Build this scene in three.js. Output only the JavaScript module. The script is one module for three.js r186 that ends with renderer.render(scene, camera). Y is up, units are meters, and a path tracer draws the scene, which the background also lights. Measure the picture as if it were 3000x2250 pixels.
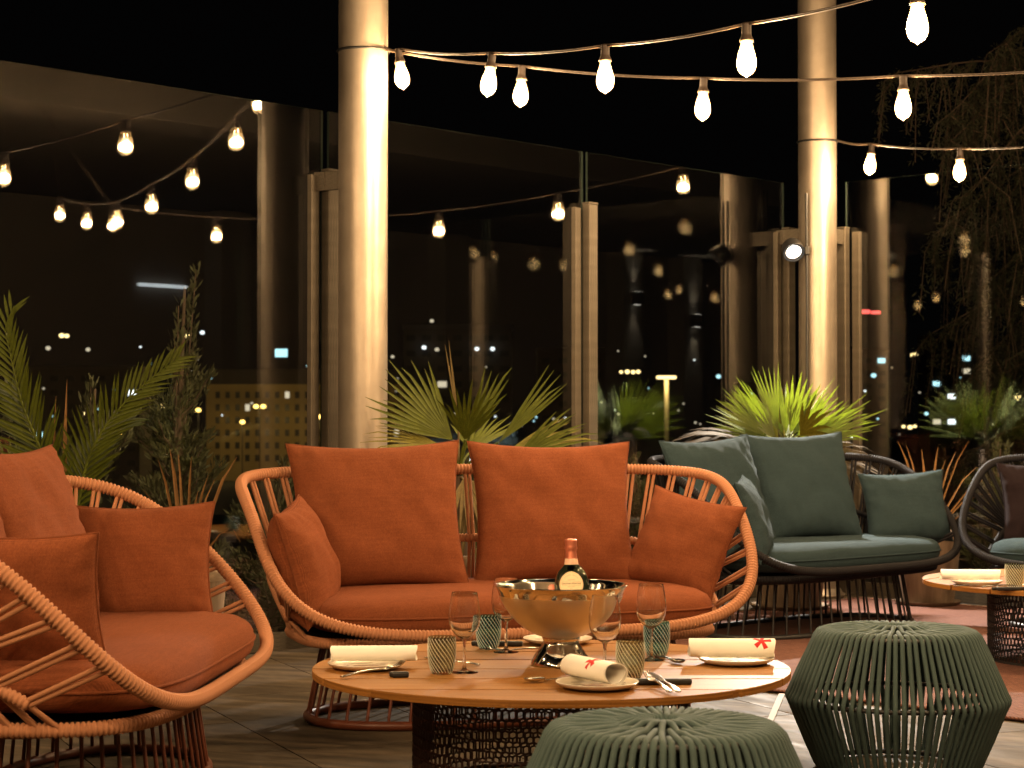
import * as THREE from 'three';
import { mergeGeometries, mergeVertices } from 'three/addons/utils/BufferGeometryUtils.js';
import { ImprovedNoise } from 'three/addons/math/ImprovedNoise.js';
import { RoundedBoxGeometry } from 'three/addons/geometries/RoundedBoxGeometry.js';

// ---------------------------------------------------------------- camera, sky, moon, exposure
const scene = new THREE.Scene();
const camera = new THREE.PerspectiveCamera(22.72, 4 / 3, 0.1, 3000);
camera.position.set(0, 1.0, 0);
camera.rotation.x = THREE.MathUtils.degToRad(1.176);
camera.focus = 6.2;
camera.userData.fStop = 7.5;

const skyData = new Float32Array(32 * 16 * 4);
for (let i = 0; i < 32 * 16; i++) skyData.set([0.0009, 0.0008, 0.0008, 1], i * 4);
const skyTex = new THREE.DataTexture(skyData, 32, 16, THREE.RGBAFormat, THREE.FloatType);
skyTex.mapping = THREE.EquirectangularReflectionMapping; skyTex.needsUpdate = true;
scene.background = skyTex; scene.environment = skyTex;

const moon = new THREE.DirectionalLight(new THREE.Color(1, 0.95, 0.88), 0.004);
moon.position.set(-20, 60, 30); moon.shadow.radius = 20; moon.castShadow = true;
Object.assign(moon.shadow.camera, { left: -15, right: 15, top: 15, bottom: -15, near: 1, far: 200 });
scene.add(moon, moon.target);

const renderer = new THREE.WebGLRenderer({ antialias: true });
renderer.toneMapping = THREE.LinearToneMapping;
renderer.toneMappingExposure = 1.0;
renderer.shadowMap.enabled = true;

const BULB = 3.5;                       // candela of one filament bulb
const WARM = new THREE.Color(1, 0.635, 0.315);

// ---------------------------------------------------------------- helpers
let seed = 12345;
const rnd = () => { seed |= 0; seed = seed + 0x6D2B79F5 | 0; let t = Math.imul(seed ^ seed >>> 15, 1 | seed); t = t + Math.imul(t ^ t >>> 7, 61 | t) ^ t; return ((t ^ t >>> 14) >>> 0) / 4294967296; };
const rr = (a, b) => a + (b - a) * rnd();
const V = (x, y, Z) => new THREE.Vector3(x, y, -Z);      // x to the right, y up, Z metres ahead of the camera's station
const v3 = (x, y, z) => new THREE.Vector3(x, y, z);
const clamp = (x, a, b) => Math.min(b, Math.max(a, x));
const smooth = (a, b, x) => { const t = clamp((x - a) / (b - a), 0, 1); return t * t * (3 - 2 * t); };
const perlin = new ImprovedNoise();
const used = {};
function numbered(n) { if (!(n in used)) { used[n] = 0; return n; } return n + '_' + String(++used[n]).padStart(3, '0'); }
function tag(o, label, category, group) { o.userData.label = label; o.userData.category = category; if (group) o.userData.group = group; return o; }
function thing(name, label, category, pos, turn = 0, group) {
  const o = new THREE.Group(); o.name = numbered(name); scene.add(o);
  if (pos) o.position.copy(pos); o.rotation.y = turn;
  return tag(o, label, category, group);
}
function part(name, geo, mat, parent, label) {
  const m = new THREE.Mesh(geo, mat); m.name = name; parent.add(m); if (label) m.userData.label = label; return m;
}
function solo(name, geo, mat, label, category, group) {
  const m = new THREE.Mesh(geo, mat); m.name = numbered(name); scene.add(m); return tag(m, label, category, group);
}
function structure(name, geo, mat) { const m = new THREE.Mesh(geo, mat); m.name = name; m.userData.kind = 'structure'; scene.add(m); return m; }
const lin = (r, g, b) => new THREE.Color().setRGB(r, g, b);

// swept tube along a list of points, radius may vary
function sweep(pts, rad, radial = 6, closed = false, capped = true) {
  const n = pts.length, pos = [], idx = [], uv = []; let len = 0;
  const T = pts.map((p, i) => {
    const a = pts[closed ? (i - 1 + n) % n : Math.max(0, i - 1)], b = pts[closed ? (i + 1) % n : Math.min(n - 1, i + 1)];
    return b.clone().sub(a).normalize();
  });
  let N = Math.abs(T[0].y) < 0.9 ? v3(0, 1, 0) : v3(1, 0, 0); N.addScaledVector(T[0], -N.dot(T[0])).normalize();
  const m = closed ? n + 1 : n;
  for (let k = 0; k < m; k++) {
    const i = k % n; if (k) len += pts[i].distanceTo(pts[(k - 1) % n]);
    N.addScaledVector(T[i], -N.dot(T[i])).normalize();
    const Bn = T[i].clone().cross(N), r = typeof rad === 'function' ? rad(k / (m - 1), i) : rad;
    for (let j = 0; j <= radial; j++) {
      const a = j / radial * Math.PI * 2, c = Math.cos(a) * r, s = Math.sin(a) * r;
      pos.push(pts[i].x + N.x * c + Bn.x * s, pts[i].y + N.y * c + Bn.y * s, pts[i].z + N.z * c + Bn.z * s); uv.push(len, j / radial * 0.05);
    }
  }
  const w = radial + 1;
  for (let k = 0; k < m - 1; k++) for (let j = 0; j < radial; j++) { const a = k * w + j; idx.push(a, a + 1, a + w, a + 1, a + w + 1, a + w); }
  if (!closed && capped) for (const [k, f] of [[0, 1], [m - 1, 0]]) {
    const c = pos.length / 3, p = pts[k]; pos.push(p.x, p.y, p.z); uv.push(0, 0);
    for (let j = 0; j < radial; j++) f ? idx.push(c, k * w + j + 1, k * w + j) : idx.push(c, k * w + j, k * w + j + 1);
  }
  const g = new THREE.BufferGeometry();
  g.setAttribute('position', new THREE.Float32BufferAttribute(pos, 3)); g.setAttribute('uv', new THREE.Float32BufferAttribute(uv, 2)); g.setIndex(idx);
  g.computeVertexNormals(); return g;
}
const smoothPts = (pts, n, closed = false) => { const c = new THREE.CatmullRomCurve3(pts, closed, 'centripetal'); c.arcLengthDivisions = Math.max(300, n); const q = c.getSpacedPoints(n); if (closed) q.pop(); return q; };
// a bar wrapped in rope: one rounded ridge per turn
function wrapped(pts, R, pitch, radial = 9, closed = false) {
  const c = new THREE.CatmullRomCurve3(pts, closed, 'centripetal'); c.arcLengthDivisions = 900;
  const turns = Math.round(c.getLength() / pitch), n = turns * 4, q = c.getSpacedPoints(n); if (closed) q.pop();
  const prof = [0.74, 0.96, 1.02, 0.96];
  return sweep(q, (t, i) => R * prof[i % 4], radial, closed);
}
const rod = (() => { const g = new THREE.CylinderGeometry(1, 1, 1, 7, 1); return g; })();
function bar(name, a, b, r, mat, parent, geo = rod) {   // straight bar sharing one geometry
  const m = part(name, geo, mat, parent), d = b.clone().sub(a), L = d.length();
  m.position.copy(a).addScaledVector(d, 0.5); m.quaternion.setFromUnitVectors(v3(0, 1, 0), d.normalize()); m.scale.set(r, L, r); return m;
}
const box = (w, h, d, x = 0, y = 0, z = 0) => new THREE.BoxGeometry(w, h, d).translate(x, y, z);
const rbox = (w, h, d, r, x = 0, y = 0, z = 0) => new RoundedBoxGeometry(w, h, d, 2, r).translate(x, y, z);
const lathe = (p, n = 40) => new THREE.LatheGeometry(p.map(([x, y]) => new THREE.Vector2(x, y)), n);
const merge = (list) => mergeGeometries(list.map((g) => { const h = g.index ? g.toNonIndexed() : g.clone(); for (const k of Object.keys(h.attributes)) if (!['position', 'normal', 'uv'].includes(k)) h.deleteAttribute(k); if (!h.attributes.uv) h.setAttribute('uv', new THREE.Float32BufferAttribute(new Float32Array(h.attributes.position.count * 2), 2)); return h; }));
const se = (c, n) => Math.sign(c) * Math.pow(Math.abs(c), 2 / n);

// ---------------------------------------------------------------- textures
function noise2(x, y, px, py, s) {   // tiling value noise
  const h = (i, j) => { i = ((i % px) + px) % px; j = ((j % py) + py) % py; let n = Math.imul(i * 374761393 + j * 668265263 + s * 974711, 1274126177); n ^= n >>> 13; n = Math.imul(n, 1103515245); n ^= n >>> 16; return (n >>> 0) / 4294967295; };
  const i = Math.floor(x), j = Math.floor(y), f = x - i, g = y - j, a = f * f * (3 - 2 * f), b = g * g * (3 - 2 * g);
  return (h(i, j) * (1 - a) + h(i + 1, j) * a) * (1 - b) + (h(i, j + 1) * (1 - a) + h(i + 1, j + 1) * a) * b;
}
const fbm = (u, v, fx, fy, s, o = 4) => { let t = 0, a = 0.5, w = 0; for (let k = 0; k < o; k++) { t += a * noise2(u * fx, v * fy, fx, fy, s + k); w += a; a *= 0.5; fx *= 2; fy *= 2; } return t / w; };
function tex(w, h, fn, srgb = false, rx = 1, ry = 1) {
  const d = new Uint8Array(w * h * 4);
  for (let j = 0; j < h; j++) for (let i = 0; i < w; i++) { const c = fn((i + 0.5) / w, (j + 0.5) / h, i, j), k = (j * w + i) * 4, a = Array.isArray(c) ? c : [c, c, c]; for (let q = 0; q < 3; q++) d[k + q] = clamp(a[q], 0, 1) * 255; d[k + 3] = 255; }
  const t = new THREE.DataTexture(d, w, h); t.wrapS = t.wrapT = THREE.RepeatWrapping; t.magFilter = THREE.LinearFilter; t.minFilter = THREE.LinearMipmapLinearFilter; t.generateMipmaps = true;
  if (srgb) t.colorSpace = THREE.SRGBColorSpace; t.repeat.set(rx, ry); t.needsUpdate = true; return t;
}
// cloth: threads of about 3 mm with slubs and soft mottling; 0.3 m per tile
const clothMap = tex(512, 512, (u, v, i, j) => { const th = 0.5 + 0.5 * Math.sin(v * Math.PI * 2 * 96 + 1.3 * fbm(u, v, 8, 8, 3)), wf = 0.5 + 0.5 * Math.sin(u * Math.PI * 2 * 96); return 0.68 + 0.22 * th * (0.5 + 0.5 * fbm(u, v, 6, 90, 7, 2)) + 0.08 * wf + 0.05 * (fbm(u, v, 10, 10, 11) - 0.5) + 0.12 * (noise2(u * 180, v * 90, 180, 90, 5) - 0.5); }, true, 1 / 0.3, 1 / 0.3);
const clothBump = tex(512, 512, (u, v) => 0.35 * (0.5 + 0.5 * Math.sin(v * Math.PI * 2 * 96)) + 0.25 * (0.5 + 0.5 * Math.sin(u * Math.PI * 2 * 96)) + 0.4 * fbm(u, v, 12, 12, 21), false, 1 / 0.3, 1 / 0.3);
// teak: long grain along u (1.2 m) with pores; v is 0.3 m
const woodMap = tex(1024, 256, (u, v) => {
  const wv = v + 0.03 * (fbm(u, v, 3, 4, 2) - 0.5), ring = 0.5 + 0.5 * Math.sin((wv * 34 + 3.5 * fbm(u, v, 2, 6, 9)) * Math.PI * 2), g = fbm(u, wv, 6, 80, 31, 4), pore = noise2(u * 90, v * 256, 90, 256, 4) > 0.86 ? 1 : 0;
  const t = 0.30 * ring + 0.70 * g, k = 0.78 + 0.3 * (t - 0.5) - 0.10 * pore + 0.12 * (fbm(u, v, 3, 3, 77) - 0.5);
  return [k * 1.0, k * (0.93 + 0.05 * t), k * (0.84 + 0.12 * t)];
}, true, 1 / 1.2, 1 / 0.3);
const woodBump = tex(1024, 256, (u, v) => fbm(u, v, 6, 90, 31, 3), false, 1 / 1.2, 1 / 0.3);
// quartzite-look porcelain: layered streaks running slantwise
const stoneMap = tex(1024, 1024, (u, v) => {
  const a = u + 0.5 * 0, w = v * 1.0 + 0.06 * fbm(u, v, 3, 3, 8), s = fbm(a, (w + u * 1) % 1, 4, 26, 13, 5), c = fbm(u, v, 5, 5, 17, 5), f = noise2(u * 512, v * 512, 512, 512, 2);
  const k = 0.66 + 0.34 * (s - 0.5) * 1.6 + 0.22 * (c - 0.5) + 0.05 * (f - 0.5);
  return [k, k * (0.965 + 0.03 * c), k * (0.90 + 0.07 * c)];
}, true, 1 / 1.6, 1 / 1.6);
const stoneBump = tex(512, 512, (u, v) => 0.7 * fbm(u, (v + u) % 1, 4, 26, 13, 5) + 0.3 * fbm(u, v, 60, 60, 3, 2), false, 1 / 1.6, 1 / 1.6);
const stoneRough = tex(512, 512, (u, v) => 0.55 + 0.35 * fbm(u, v, 8, 30, 23, 4), false, 1 / 1.6, 1 / 1.6);
// flat-woven outdoor rug: rows of slanted stitches, row height 12 mm; 0.24 m per tile
const rugFn = (u, v) => { const row = Math.floor(v * 20), f = v * 20 - row, sl = u * 24 + (row % 2 ? 1 : -1) * f * 0.6; return Math.pow(Math.abs(Math.sin(sl * Math.PI)), 0.6) * Math.pow(Math.sin(f * Math.PI), 0.5); };
const rugMap = tex(512, 512, (u, v) => { const s = rugFn(u, v), n = fbm(u, v, 24, 20, 5, 3); const k = 0.45 + 0.42 * s + 0.18 * (n - 0.5); return [k, k * (0.9 + 0.12 * n), k * (0.88 + 0.14 * n)]; }, true, 1 / 0.36, 1 / 0.36);
const rugBump = tex(512, 512, (u, v) => rugFn(u, v), false, 1 / 0.36, 1 / 0.36);
// painted / galvanised steel
const steelRough = tex(512, 512, (u, v) => 0.44 + 0.10 * (fbm(u, v, 40, 8, 6, 4) - 0.5) + 0.12 * (fbm(u, v, 6, 6, 16, 4) - 0.5), false, 1 / 0.7, 1 / 0.7);
const steelMap = tex(512, 512, (u, v) => { const k = 0.86 + 0.16 * (fbm(u, v, 7, 7, 26, 5) - 0.5) - (noise2(u * 120, v * 300, 120, 300, 9) > 0.985 ? 0.12 : 0); return [k, k * 0.985, k * 0.96]; }, true, 1 / 0.7, 1 / 0.7);
const steelBump = tex(512, 512, (u, v) => 0.7 * fbm(u, v, 9, 9, 41, 4) + 0.3 * fbm(u, v, 80, 20, 42, 2), false, 1 / 0.7, 1 / 0.7);
const galvMap = tex(256, 256, (u, v) => { const k = 0.72 + 0.4 * (fbm(u, v, 26, 26, 3, 4) - 0.5) + 0.2 * (fbm(u, v, 5, 9, 8, 3) - 0.5); return [k, k * 0.97, k * 0.92]; }, true, 1 / 0.25, 1 / 0.25);
const potMap = tex(256, 256, (u, v) => { const k = 0.74 + 0.4 * (fbm(u, v, 6, 14, 12, 5) - 0.5) + 0.12 * (fbm(u, v, 60, 60, 2, 2) - 0.5); return [k, k * 0.96, k * 0.9]; }, true, 2, 1);
const leafMap = tex(256, 256, (u, v) => { const k = 0.75 + 0.35 * (fbm(u, v, 40, 6, 2, 3) - 0.5) + 0.2 * (fbm(u, v, 6, 6, 4, 3) - 0.5); return [k, k, k * 0.9]; }, true);

// ---------------------------------------------------------------- materials
const std = (color, roughness = 0.7, o = {}) => new THREE.MeshStandardMaterial({ color, roughness, ...o });
const phys = (color, roughness = 0.7, o = {}) => new THREE.MeshPhysicalMaterial({ color, roughness, ...o });
const cloth = (c) => phys(c, 1.0, { map: clothMap, bumpMap: clothBump, bumpScale: 0.0022, specularIntensity: 0.25, sheen: 0.05, sheenRoughness: 0.5, sheenColor: c.clone().lerp(new THREE.Color(1, 1, 1), 0.25) });
const M = {
  orangeCloth: cloth(lin(0.345, 0.103, 0.042)), tealCloth: cloth(lin(0.043, 0.074, 0.088)), plumCloth: cloth(lin(0.025, 0.016, 0.020)),
  orangeRope: std(lin(0.43, 0.188, 0.092), 0.8), darkRope: phys(lin(0.009, 0.0085, 0.011), 0.75, { specularIntensity: 0.4 }),
  orangeMetal: std(lin(0.13, 0.035, 0.016), 0.42), darkMetal: std(lin(0.010, 0.009, 0.010), 0.45),
  sageRope: std(lin(0.050, 0.084, 0.082), 0.9), blackWeb: std(lin(0.02, 0.018, 0.018), 0.9),
  wood: phys(lin(0.47, 0.228, 0.056), 0.55, { specularIntensity: 0.35, map: woodMap, bumpMap: woodBump, bumpScale: 0.0008 }),
  wood2: phys(lin(0.38, 0.175, 0.040), 0.58, { specularIntensity: 0.35, map: woodMap, bumpMap: woodBump, bumpScale: 0.0008 }),
  wood3: phys(lin(0.51, 0.262, 0.068), 0.55, { specularIntensity: 0.35, map: woodMap, bumpMap: woodBump, bumpScale: 0.0008 }),
  tableMetal: std(lin(0.055, 0.020, 0.012), 0.5),
  stone: [0, 1, 2].map((k) => phys(lin(0.168 + 0.014 * k, 0.132 + 0.011 * k, 0.096 + 0.008 * k), 1.0, { specularIntensity: 0.4, map: stoneMap, roughnessMap: stoneRough, bumpMap: stoneBump, bumpScale: 0.0012 })),
  grout: std(lin(0.07, 0.06, 0.05), 0.95),
  rug: std(lin(0.29, 0.125, 0.088), 0.95, { map: rugMap, bumpMap: rugBump, bumpScale: 0.003 }), fringe: std(lin(0.45, 0.30, 0.24), 0.95),
  column: std(lin(0.54, 0.47, 0.40), 0.95, { map: steelMap, roughnessMap: steelRough, metalness: 0.72, bumpMap: steelBump, bumpScale: 0.0008 }),
  galv: std(lin(0.28, 0.25, 0.21), 0.55, { map: galvMap, metalness: 0.6 }),
  paneEdge: phys(lin(0.035, 0.05, 0.042), 0.25, {}),
  pane: phys(lin(0.97, 0.985, 0.975), 0.0, { transmission: 1, thickness: 0, ior: 1.66 }),
  clear: phys(lin(1, 1, 1), 0.02, { transmission: 1, thickness: 0, ior: 1.6 }),
  solidGlass: phys(lin(1, 1, 1), 0.0, { transmission: 1, thickness: 0.01, ior: 1.5 }), crystal: phys(lin(1, 1, 1), 0.025, { transmission: 1, thickness: 0.002, ior: 1.52 }),
  greyGlass: phys(lin(0.72, 0.75, 0.66), 0.02, { transmission: 1, thickness: 0, ior: 1.5 }),
  blueGlass: phys(lin(0.50, 0.75, 0.80), 0.02, { transmission: 1, thickness: 0, ior: 1.5 }),
  thread: std(lin(0.80, 0.80, 0.76), 0.35),
  cable: std(lin(0.05, 0.035, 0.025), 0.5), socket: std(lin(0.045, 0.032, 0.025), 0.45),
  bulbGlass: phys(lin(1, 0.90, 0.72), 0.0, { transmission: 0.6, thickness: 0, ior: 1.45, emissive: lin(1, 0.68, 0.32), emissiveIntensity: 7 }),
  filament: std(lin(1, 0.8, 0.5), 0.5, { emissive: lin(1, 0.78, 0.46), emissiveIntensity: 220 }),
  bulbNeck: phys(lin(1, 0.86, 0.62), 0.0, { transmission: 0.85, thickness: 0, ior: 1.45, emissive: lin(1, 0.58, 0.20), emissiveIntensity: 2.2 }),
  chrome: std(lin(0.80, 0.76, 0.70), 0.07, { metalness: 1 }), frosted: std(lin(0.72, 0.68, 0.62), 0.34, { metalness: 1 }), cutlery: std(lin(0.70, 0.67, 0.62), 0.16, { metalness: 1 }),
  black: std(lin(0.012, 0.012, 0.012), 0.5), lampBlack: std(lin(0.02, 0.02, 0.02), 0.38),
  ceramic: phys(lin(0.80, 0.76, 0.68), 0.25, { clearcoat: 0.5, clearcoatRoughness: 0.1 }),
  linen: std(lin(0.82, 0.80, 0.74), 0.9),
  bottle: phys(lin(0.015, 0.02, 0.012), 0.06, { clearcoat: 1, clearcoatRoughness: 0.03 }), foil: std(lin(0.62, 0.20, 0.12), 0.38, { metalness: 0.7 }), band: std(lin(0.80, 0.52, 0.36), 0.5),
  ice: phys(lin(0.86, 0.88, 0.90), 0.22, { transmission: 0.35, thickness: 0.02, ior: 1.31 }),
  pot: std(lin(0.40, 0.31, 0.23), 0.85, { map: potMap }), soil: std(lin(0.03, 0.022, 0.016), 1),
  leaf: phys(lin(0.118, 0.148, 0.012), 0.6, { specularIntensity: 0.5, map: leafMap }), leafDark: phys(lin(0.055, 0.085, 0.022), 0.45, { map: leafMap }), leafTan: std(lin(0.070, 0.042, 0.012), 0.8, { map: leafMap, side: THREE.DoubleSide }), leafGold: phys(lin(0.185, 0.165, 0.014), 0.6, { specularIntensity: 0.5, map: leafMap }),
  leafBright: phys(lin(0.16, 0.215, 0.014), 0.95, { map: leafMap, transmission: 0.35, thickness: 0 }), dry: std(lin(0.38, 0.19, 0.07), 0.8, { map: leafMap }), straw: std(lin(0.17, 0.115, 0.034), 0.8, { map: leafMap }),
  bark: std(lin(0.09, 0.06, 0.04), 0.95),
  shrub: std(lin(0.050, 0.055, 0.018), 0.7), cedar: std(lin(0.030, 0.031, 0.013), 0.8),
  plaster: std(lin(0.145, 0.125, 0.10), 0.9), wallDark: std(lin(0.16, 0.135, 0.11), 0.9),
};
M.leaf.side = M.leafGold.side = M.leafDark.side = M.leafBright.side = M.dry.side = M.straw.side = M.shrub.side = M.cedar.side = THREE.DoubleSide;

// ---------------------------------------------------------------- ground, terrace floor
// wall A runs away to the right, wall B comes back to the right from the corner; both are glass
const U = [0.687, 0.727], NA = [0.727, -0.687], CORNER = [1.759, 11.439];
const wall = (a, b, y) => V(CORNER[0] + a * U[0] + b * NA[0], y, CORNER[1] + a * U[1] + b * NA[1]);   // a along wall A (minus = before the corner), b out from wall A into the terrace
const TURN_A = Math.atan2(U[1], U[0]), TURN_B = TURN_A - Math.PI / 2;
const toWall = (x, Z) => { const p = x - CORNER[0], q = Z - CORNER[1]; return [p * U[0] + q * U[1], p * NA[0] + q * NA[1]]; };

structure('ground', new THREE.PlaneGeometry(4000, 4000).rotateX(-Math.PI / 2).translate(0, -14, 0), std(lin(0.05, 0.048, 0.042), 1));
{ // the slab of the terrace, a quarter plane inside the two walls
  const g = new THREE.BoxGeometry(26, 0.6, 26); g.translate(-13 + 0.35, -0.304, 13 - 0.35);   // local x = along A, local z = into the terrace
  const uv = g.attributes.uv, ps = g.attributes.position; for (let i = 0; i < uv.count; i++) uv.setXY(i, ps.getX(i), ps.getZ(i));
  const slab = structure('terrace_floor', g, M.grout); slab.position.copy(wall(0, 0, 0)); slab.rotation.y = TURN_A; slab.updateMatrixWorld();
  // porcelain slabs 1.2 x 0.6 m, long side along E1
  const E1 = [0.4, -0.9165], E2 = [0.9165, 0.4], L = 1.2, W = 0.6, gap = 0.004;
  const variants = []; for (let k = 0; k < 8; k++) { const t = rbox(L - gap, 0.012, W - gap, 0.0015, 0, -0.006, 0), q = t.attributes.uv, p = t.attributes.position, ox = rr(0, 1.6), oy = rr(0, 1.6), s = k % 2 ? -1 : 1; for (let i = 0; i < q.count; i++) q.setXY(i, s * p.getX(i) + ox, s * p.getZ(i) + oy); variants.push(t); }
  const inv = slab.matrixWorld.clone().invert(); let n = 0; const rest = [];
  for (let i = -12; i < 12; i++) for (let j = -14; j < 22; j++) {
    const s = (i + (j % 2 ? 0.5 : 0)) * L + 0.35, t = j * W + 1.721 - 0.3 + 0.0, X = s * E1[0] + t * E2[0], Z = s * E1[1] + t * E2[1], [a, b] = toWall(X, Z);
    if (a > 0.1 || b < -0.1 || a < -20 || b > 12) continue;
    const m = new THREE.Mesh(variants[(n * 5 + i) & 7], M.stone[(n * 7 + j * 3 + 60) % 3]); m.name = 'tile';
    m.position.copy(V(X, 0, Z)); m.rotation.y = Math.atan2(-E1[1], E1[0]) * -1 + Math.PI / 2 * 0; m.rotation.y = Math.atan2(E1[1], E1[0]); m.updateMatrix();
    const seen = Z > 4.6 && Math.abs(X / Z) < 0.34; n++;
    m.matrix.premultiply(inv); m.matrix.decompose(m.position, m.quaternion, m.scale);
    if (seen) slab.add(m); else rest.push(m.geometry.clone().applyMatrix4(m.matrix));
  }
  const far = part('tile_field', merge(rest), M.stone[1], slab); far.userData.kind = 'stuff';
  const strip = structure('floor_trim', box(0.022, 0.004, 1.35), std(lin(0.26, 0.25, 0.24), 0.7)); strip.position.copy(V(0.86, 0.003, 6.4)); strip.rotation.y = -0.2;
}

// ---------------------------------------------------------------- rug
{
  const rug = thing('woven_rug', 'large terracotta flat-woven rug with pale fringe under the dark sofa', 'rug', wall(0, 0, 0), TURN_A);
  // wall coordinates: a from -6.63 to -3.2 (length), b from 0 to 4.4
  const [a0] = toWall(0.87, 7.2), a1 = a0 + 3.4, b0 = 0.55, b1 = 4.6;
  const nx = 60, nz = 70, g = new THREE.PlaneGeometry(a1 - a0, b1 - b0, nx, nz).rotateX(-Math.PI / 2).translate((a0 + a1) / 2, 0.008, (b0 + b1) / 2), p = g.attributes.position, q = g.attributes.uv;
  for (let i = 0; i < p.count; i++) { const x = p.getX(i), z = p.getZ(i); q.setXY(i, x, z); const e = Math.min(x - a0, a1 - x, z - b0, b1 - z); p.setY(i, 0.008 + 0.0035 * (perlin.noise(x * 2.1, z * 2.3, 0.5) + 0.5) + (e < 0.06 ? 0.006 * Math.max(0, perlin.noise(x * 4, z * 4, 3)) : 0)); }
  g.computeVertexNormals(); part('weave', g, M.rug, rug);
  const hem = []; for (const x of [a0, a1]) hem.push(sweep([v3(x, 0.009, b0), v3(x, 0.010, (b0 + b1) / 2), v3(x, 0.009, b1)], 0.006, 6));
  for (const z of [b0, b1]) hem.push(sweep([v3(a0, 0.009, z), v3(a1, 0.009, z)], 0.006, 6)); part('hem', merge(hem), M.rug, rug);
  const fr = []; for (const z0 of [a1]) for (let k = 0; k < 260; k++) { const z = b0 + (b1 - b0) * (k + 0.5) / 260, l = rr(0.06, 0.10), s = rr(-0.03, 0.03); fr.push(sweep([v3(z0, 0.011, z), v3(z0 + l * 0.5, 0.008, z + s * 0.4), v3(z0 + l, 0.004, z + s)], (t) => 0.0032 + 0.0015 * t, 5)); }
  part('fringe', merge(fr), M.fringe, rug).userData.kind = 'stuff';
}

// ---------------------------------------------------------------- glass screen: panes, posts, columns
function place(o, a, b, y, turn) { o.position.copy(wall(a, b, y)); o.rotation.y = turn; return o; }
function pane(a0, a1, onB, label) {
  const w = Math.abs(a1 - a0), g = new THREE.BoxGeometry(w, 2.36, 0.014), t = thing('glass_pane', label, 'glass pane', null, 0, 'frameless glass panes of the wind screen');
  const m = new THREE.Mesh(g, [M.paneEdge, M.paneEdge, M.paneEdge, M.paneEdge, M.pane, M.pane]); m.name = 'glass'; t.add(m); m.position.y = 1.18 + 0.06;
  part('base_channel', box(w, 0.075, 0.05, 0, 0.0375, 0), M.galv, t);
  const mid = (a0 + a1) / 2; onB ? place(t, 0, mid, 0, TURN_B) : place(t, mid, 0, 0, TURN_A); return t;
}
const JA = [-7.36, -5.58, -3.80, -2.01];
pane(-9.3, JA[0] - 0.018, false, 'glass pane beyond the left edge, before the leftmost post');
pane(JA[0] + 0.018, JA[1] - 0.018, false, 'glass pane at the far left behind the nearer orange sofa');
pane(JA[1] + 0.018, JA[2] - 0.018, false, 'glass pane left of the left column mirroring a sagging light string');
pane(JA[2] + 0.018, JA[3] - 0.018, false, 'glass pane between the left column and the free-standing post');
pane(JA[3] + 0.018, -0.23, false, 'glass pane between the free-standing post and the right column');
pane(0.29, 2.65, true, 'glass pane right of the right column in front of the drooping tree');
pane(2.69, 5.4, true, 'glass pane past the right edge behind the far dark sofa');

function post(a, b, onB, clampSide, label) {
  const t = thing('steel_post', label, 'post', null, 0, 'galvanised posts of the wind screen');
  part('upright', rbox(0.066, 2.14, 0.05, 0.004, 0, 1.07, 0.040), M.galv, t);
  part('cap', rbox(0.070, 0.012, 0.054, 0.003, 0, 2.146, 0.040), M.galv, t);
  part('clamp_strip', rbox(0.036, 2.12, 0.022, 0.003, clampSide * 0.075, 1.06, 0.0185), M.galv, t);
  part('clamp_strip', rbox(0.012, 2.12, 0.03, 0.002, clampSide * 0.105, 1.06, 0.0225), M.galv, t);
  part('foot_plate', rbox(0.14, 0.012, 0.12, 0.003, 0, 0.006, 0.075), M.galv, t);
  onB ? place(t, 0, a, 0, TURN_B) : place(t, a, 0, 0, TURN_A); return t;
}
post(JA[0], 0, false, -1, 'galvanised post beyond the left edge of the view');
post(JA[1], 0, false, -1, 'galvanised post hidden at the left edge behind the palm');
post(JA[2], 0, false, -1, 'galvanised post just left of the thick left column');
post(JA[3], 0, false, -1, 'free-standing galvanised post between the two columns');
post(-0.23, 0, false, -1, 'galvanised post just left of the right column by the spotlight');
post(0.29, 0, true, 1, 'galvanised post just right of the right column');
post(2.67, 0, true, 1, 'galvanised post of the right-hand glass wall past the frame edge');

function column(a, b, label, brackets) {
  const t = thing('steel_column', label, 'column', wall(a, b, 0), 0, 'round steel columns of the terrace');
  const up = new THREE.CylinderGeometry(0.11, 0.11, 1.98, 56, 1, true).translate(0, 3.43, 0), lo = new THREE.CylinderGeometry(0.1095, 0.1095, 2.44, 56, 1, true).translate(0, 1.22, 0);
  for (const g of [up, lo]) { const q = g.attributes.uv, p = g.attributes.position; for (let i = 0; i < q.count; i++) q.setXY(i, q.getX(i) * 0.69, p.getY(i)); }
  part('lower_tube', lo, M.column, t); part('upper_tube', up, M.column, t);
  part('base_collar', lathe([[0.11, 0], [0.15, 0], [0.15, 0.02], [0.135, 0.03], [0.125, 0.05], [0.11, 0.052]], 48), M.column, t);
  for (const [dx, dz, turn, len] of brackets) { const m = part('bracket', rbox(len, 0.085, 0.02, 0.002), M.galv, t); m.position.copy(v3(0, 2.09, 0)).add(v3(dx, 0, dz)); m.rotation.y = turn; const w = part('weld', sweep([v3(0, -0.04, 0), v3(0.001, 0, 0), v3(0, 0.04, 0)], 0.005, 6), M.galv, m); w.position.set(-len * 0.22, 0, 0.011); }
  return t;
}
const away = (a, b) => v3(a * U[0] + b * NA[0], 0, -(a * U[1] + b * NA[1]));
const bkA = away(-0.03, -0.165), bkB = away(0.165, 0.03);
column(-3.815, 0.275, 'thick round steel column left of centre behind the orange sofa', [[bkA.x, bkA.z, TURN_B + 0.25, 0.20]]);
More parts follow.
